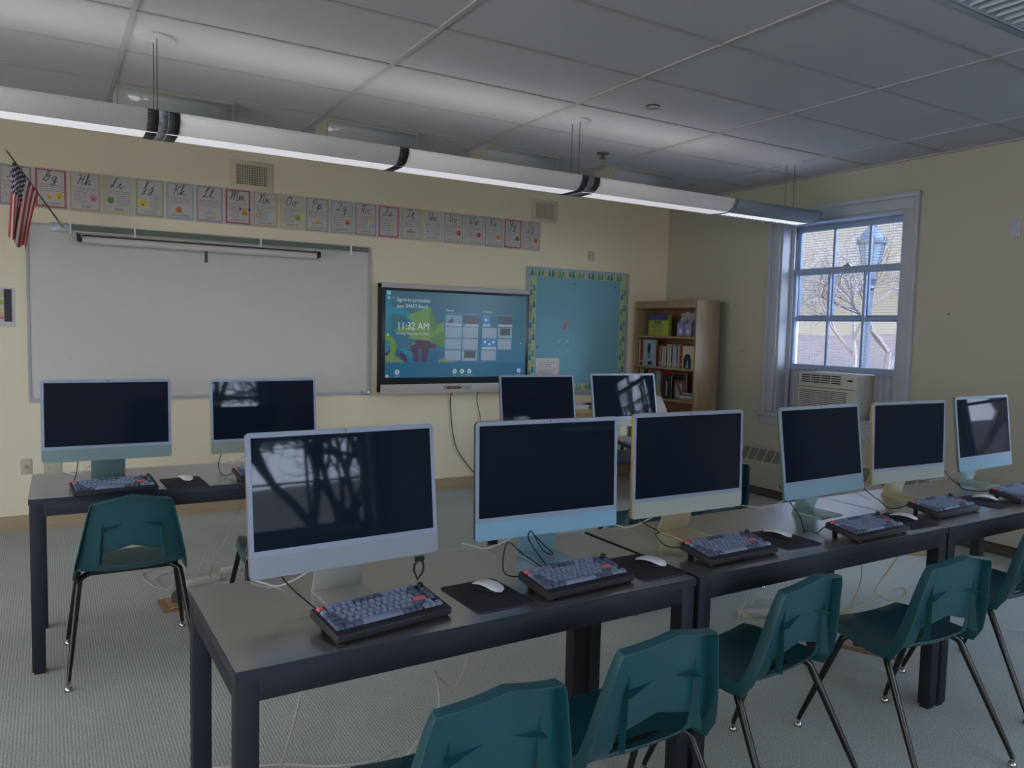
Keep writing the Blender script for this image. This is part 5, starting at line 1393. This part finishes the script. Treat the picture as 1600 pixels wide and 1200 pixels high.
def make_chair():
    t = empty('school_chair')
    b = chair_shell(); sh = b.build('seat_shell', t, angle=50, weld=False)
    md = sh.modifiers.new('s', 'SOLIDIFY'); md.thickness = .0045; md.offset = 0
    mb_ = sh.modifiers.new('b', 'BEVEL'); mb_.width = .002; mb_.segments = 2; mb_.limit_method = 'ANGLE'; mb_.angle_limit = R(40)
    # stiffening ribs on the back
    for s in (-1, 1):
        b = MB()
        xs = [s*.118, s*.105]
        # vertical wedge: deep at the bottom, vanishing near the top
        b.add([(s*.130, -.150, .485), (s*.104, -.160, .745), (s*.128, -.178, .485), (s*.126, -.150, .485), (s*.104, -.180, .745), (s*.116, -.152, .485)], [(0, 1, 2), (2, 1, 5), (0, 2, 5), (0, 5, 1)], 'shell')
        b.build('back_rib', t, smooth=False)
        b = MB()
        z = .632
        b.add([(s*.120, -.160, z+.004), (s*.120, -.186, z), (s*.030, -.168, z+.020), (s*.120, -.160, z-.018), (s*.030, -.162, z+.014)], [(0, 1, 2), (1, 3, 4), (1, 4, 2), (0, 3, 1)], 'shell')
        b.build('back_fin', t, smooth=False)
    # frame rails under the seat
    MB().tube([(-.165, -.050, .419), (.165, -.050, .419)], .0125, 'tube', 12).build('rear_rail', t)
    MB().tube([(-.165, .105, .414), (.165, .105, .414)], .0125, 'tube', 12).build('front_rail', t)
    for s in (-1, 1): MB().box(s*.13-.012, s*.13+.012, -.045, .105, .418, .424, 'tube').build('seat_bracket', t)
    for (sx_, y0, yb) in ((-1, -.050, -.262), (1, -.050, -.262), (-1, .105, .262), (1, .105, .262)):
        top = Vector((sx_*.160, y0, .419 if y0 < 0 else .414)); el = Vector((sx_*.200, y0+(yb-y0)*.10, .395)); bot = Vector((sx_*.247, yb, .030))
        d = (bot-el)
        pts = [top, Vector((sx_*.178, y0+(yb-y0)*.02, .4125)), Vector((sx_*.192, y0+(yb-y0)*.06, .404)), el, el+d*.06, el+d*.3, el+d*.7, bot]
        lg = MB().tube(pts, [.0125, .0125, .0125, .0125, .0125, .0122, .0105, .0085], 'tube', 12).build('leg', t)
        MB().tube([bot+Vector((0, 0, .012)), bot-Vector((0, 0, .016))], .0075, 'chrome', 10).lathe([(.006, .022), (.013, .016), (.0165, .006), (.016, 0)], 'chrome', 14, (bot.x, bot.y, 0)).build('glide', lg)
    return t
CH = [(.800, 1.520, 0, 'green plastic school chair at the left end desk, only its back in view'),
 (1.320, 1.575, 0, 'green plastic school chair at the second front computer, its whole back turned to us'),
 (2.015, 1.705, 6, 'green plastic school chair before the third front computer, seat and back seen sideways'),
 (2.710, 1.610, -5, 'green plastic school chair before the computer by the air conditioner, all legs in view'),
 (3.560, 1.720, 0, 'green plastic school chair cut off by the right picture edge'),
 (.297, 3.780, -1, 'green plastic school chair at the rear desk before the teal computer'),
 (.985, 3.730, 0, 'green plastic school chair hidden behind the silver computer'),
 (2.93, 3.36, 0, 'green plastic school chair seen in the gap between the second and third front computers'),
 (3.42, 3.35, 0, 'green plastic school chair whose back edge shows beside the third front computer')]
ch0 = make_chair()
for i, (x, y, rz, lab) in enumerate(CH):
    c = ch0 if i == 0 else copy_tree(ch0)
    c.location = (x, y, 0); c.rotation_euler = (0, 0, R(rz)); tag(c, lab, 'chair', 'green school chairs')

# ------------------------------------------------------------------ cords, power strips, floor boxes
CW = 'cable_white'
lead('cable', [(.93, 4.30, .72), (.90, 4.36, .597), (.883, 4.37, .509), (.848, 4.40, .369), (.80, 4.45, .24), (.77, 4.55, .12), (.79, 4.66, .02), (.84, 4.62, .004), (.90, 4.60, .004)], .0035, CW, 'white cord hanging from the rear desk down to the floor before the whiteboard')
lead('cable', [(.583, 4.56, .10), (.572, 4.60, .03), (.55, 4.64, .004), (.492, 4.726, .004), (.455, 4.936, .004), (.494, 5.01, .004), (.594, 4.96, .004), (.610, 4.80, .006), (.575, 4.62, .012), (.53, 4.64, .010), (.514, 4.841, .010), (.614, 4.95, .008), (.70, 4.78, .004), (.79, 4.70, .004)], .004, CW, 'white cord coiled in two loops on the carpet by the left floor box')
lead('cable', [(.716, 4.738, .004), (.80, 4.72, .004), (.986, 4.641, .004), (1.20, 4.60, .004), (1.5, 4.62, .004)], .0035, CW, 'white cord lying straight along the carpet under the rear desk')
lead('cable', [(.726, 4.733, .006), (.76, 4.82, .06), (.80, 4.86, .12), (.815, 4.87, .12), (.80, 4.84, .05), (.82, 4.76, .004)], .0035, CW, 'white cord arching up in a narrow bow behind the left power strip')
lead('cable', [(.69, 2.285, .70), (.675, 2.32, .50), (.665, 2.33, .404), (.653, 2.34, .314), (.634, 2.37, .20), (.625, 2.43, .08), (.66, 2.52, .006)], .0035, CW, 'white cord hanging straight below the left end desk')
lead('cable', [(1.24, 2.285, .70), (1.236, 2.28, .52), (1.230, 2.28, .42), (1.211, 2.28, .334), (1.17, 2.28, .293), (1.126, 2.28, .325), (1.096, 2.28, .366), (1.108, 2.28, .33), (1.117, 2.28, .27), (1.115, 2.28, .22), (1.085, 2.28, .16), (1.02, 2.29, .10), (.98, 2.32, .02), (.93, 2.4, .004)], .0032, CW, 'white cord with a sagging bow below the left end desk')
lead('cable', [(1.935, 2.30, .70), (1.93, 2.36, .50), (1.895, 2.36, .386), (1.866, 2.36, .331), (1.858, 2.38, .22), (1.87, 2.45, .05), (1.93, 2.6, .004)], .0032, CW, 'white cord hanging just right of the first pair of desk legs')
lead('cable', [(2.80, 2.30, .70), (2.80, 2.38, .50), (2.763, 2.40, .332), (2.734, 2.42, .24), (2.745, 2.47, .10), (2.80, 2.56, .005), (2.95, 2.66, .004)], .0035, CW, 'white cord hanging below the middle desk, left of the power adapters')
lead('cable', [(2.87, 2.30, .70), (2.885, 2.38, .45), (2.903, 2.40, .381), (2.949, 2.40, .365), (2.984, 2.40, .385), (2.99, 2.36, .50), (2.98, 2.30, .70)], .0030, CW, 'short loop of white cord just under the middle desk apron')
lead('cable', [(3.67, 2.30, .70), (3.664, 2.44, .42), (3.665, 2.45, .329), (3.667, 2.45, .242), (3.65, 2.47, .14), (3.66, 2.54, .02), (3.62, 2.60, .004)], .0032, 'cable_cream', 'cream cord hanging down beside the leg behind the third chair')
lead('cable', [(4.10, 2.31, .70), (4.09, 2.42, .46), (4.045, 2.46, .348), (3.985, 2.50, .23), (4.03, 2.60, .08), (4.17, 2.655, .006), (4.15, 2.585, .004), (4.26, 2.57, .004), (4.40, 2.635, .004), (4.42, 2.69, .006), (4.28, 2.68, .009), (4.05, 2.634, .004), (3.846, 2.598, .004), (3.644, 2.594, .004), (3.45, 2.62, .004)], .0036, 'cable_cream', 'cream cord dropping to the carpet and curling in one loop near the window end')
lead('cable', [(.40, 2.69, .004), (.461, 2.666, .004), (.586, 2.607, .004), (.684, 2.566, .004), (.776, 2.502, .004), (.856, 2.468, .004), (.941, 2.448, .004), (1.048, 2.474, .004)], .0042, CW, 'white cord lying across the carpet under the left end desk')
lead('cable', [(3.19, 2.80, .022), (3.16, 2.74, .03), (3.13, 2.66, .01), (3.14, 2.60, .004), (3.19, 2.60, .012)], .0034, 'cable_cream', 'cream lead bowing round the front of the power adapter')
lead('cable', [(3.33, 2.86, .02), (3.42, 2.93, .03), (3.52, 2.93, .004), (3.64, 2.86, .004), (3.76, 2.70, .004), (3.66, 2.60, .004)], .0034, 'cable_cream', 'cream lead running from the power adapter towards the window side')
lead('cable', [(4.30, 2.02, .004), (4.34, 1.99, .004), (4.45, 1.95, .004), (4.6, 1.97, .004)], .004, CW, 'end of a white cord on the carpet at the right picture edge')
def adapter(x, y, rz, s, lab):
    t = empty('power_adapter', (x, y, 0), R(rz), lab, 'power adapter')
    MB().prism(rrect(.15*s, .075*s, .018), 'Z', 0, .032, 'adapter').build('body', t, bevel=.006)
    MB().tube([(-.075*s, -.015, .016), (-.095*s, -.02, .014)], .006, 'adapter', 8).tube([(.075*s, .0, .016), (.10*s, 0, .012)], .005, 'adapter', 8).build('strain_relief', t)
adapter(3.27, 2.80, -20, 1.15, 'large white power adapter on the carpet behind the third chair')
adapter(3.235, 2.625, -30, .75, 'small white power adapter in front of the larger one')
def plug_strip(x, y, rz, lab, n=4):
    t = empty('floor_outlet_box', (x, y, 0), R(rz), lab, 'floor outlet')
    w = .062*n
    MB().prism(rrect(w+.05, .09, .02), 'Z', 0, .010, 'brass').build('cover_plate', t, bevel=.003)
    MB().prism(rrect(w+.015, .060, .012), 'Z', .010, .016, 'brass_pale').build('socket_strip', t, bevel=.002)
    for k in range(n-1):
        xx = -w/2+.062*(k+.9)
        MB().lathe([(.019, .016), (.021, .040), (.015, .050)], 'plug_brown', 12, (xx, 0, 0)).build('plug', t)
    MB().lathe([(.010, .0162), (.008, .018)], 'black_plastic', 10, (w/2-.028, 0, 0)).build('open_socket', t)
plug_strip(3.40, 2.19, -64, 'long brass floor outlet strip with brown plugs under the front row near the third chair', 4)
t = empty('floor_outlet_box', (.585, 4.365, 0), R(3), 'square brass floor box with a brown plug under the first rear desk', 'floor outlet')
MB().box(-.10, .10, -.11, .11, 0, .008, 'brass').build('cover_plate', t, bevel=.003)
MB().box(-.065, .065, -.075, .075, .008, .014, 'brass_pale').build('inner_lid', t, bevel=.002)
MB().lathe([(.03, .014), (.032, .05), (.022, .065)], 'plug_brown', 10, (-.01, .02, 0)).build('plug', t)
def power_strip(x, y, rz, L, lab):
    t = empty('power_strip', (x, y, 0), R(rz), lab, 'power strip')
    MB().prism(rrect(L, .055, .012), 'Z', 0, .035, 'strip_white').build('body', t, bevel=.004)
    for k in range(4): MB().box(-L/2+.05+.05*k-.014, -L/2+.05+.05*k+.014, -.015, .015, .035, .0365, 'outlet').build('socket', t)
power_strip(.745, 4.66, 15, .20, 'white power strip on the carpet beside the left floor box')
adapter(.93, 4.80, 10, .8, 'white power adapter on the carpet right of the left power strip')
def block():
    t = empty('wood_block', (5.20, 3.13, 0), R(-35), 'tan wooden block on the carpet by the radiator', 'block')
    MB().prism([(-.16, 0), (.16, 0), (.16, .075), (-.16, .075)], 'Y', -.05, .05, 'base').build('block_body', t, bevel=.01)
block()
M['mesh_dummy'] = None
# leads and straps just behind and below the front screens
strap(.93, 2.045, .79, 'black cable strap hanging below the silver computer')
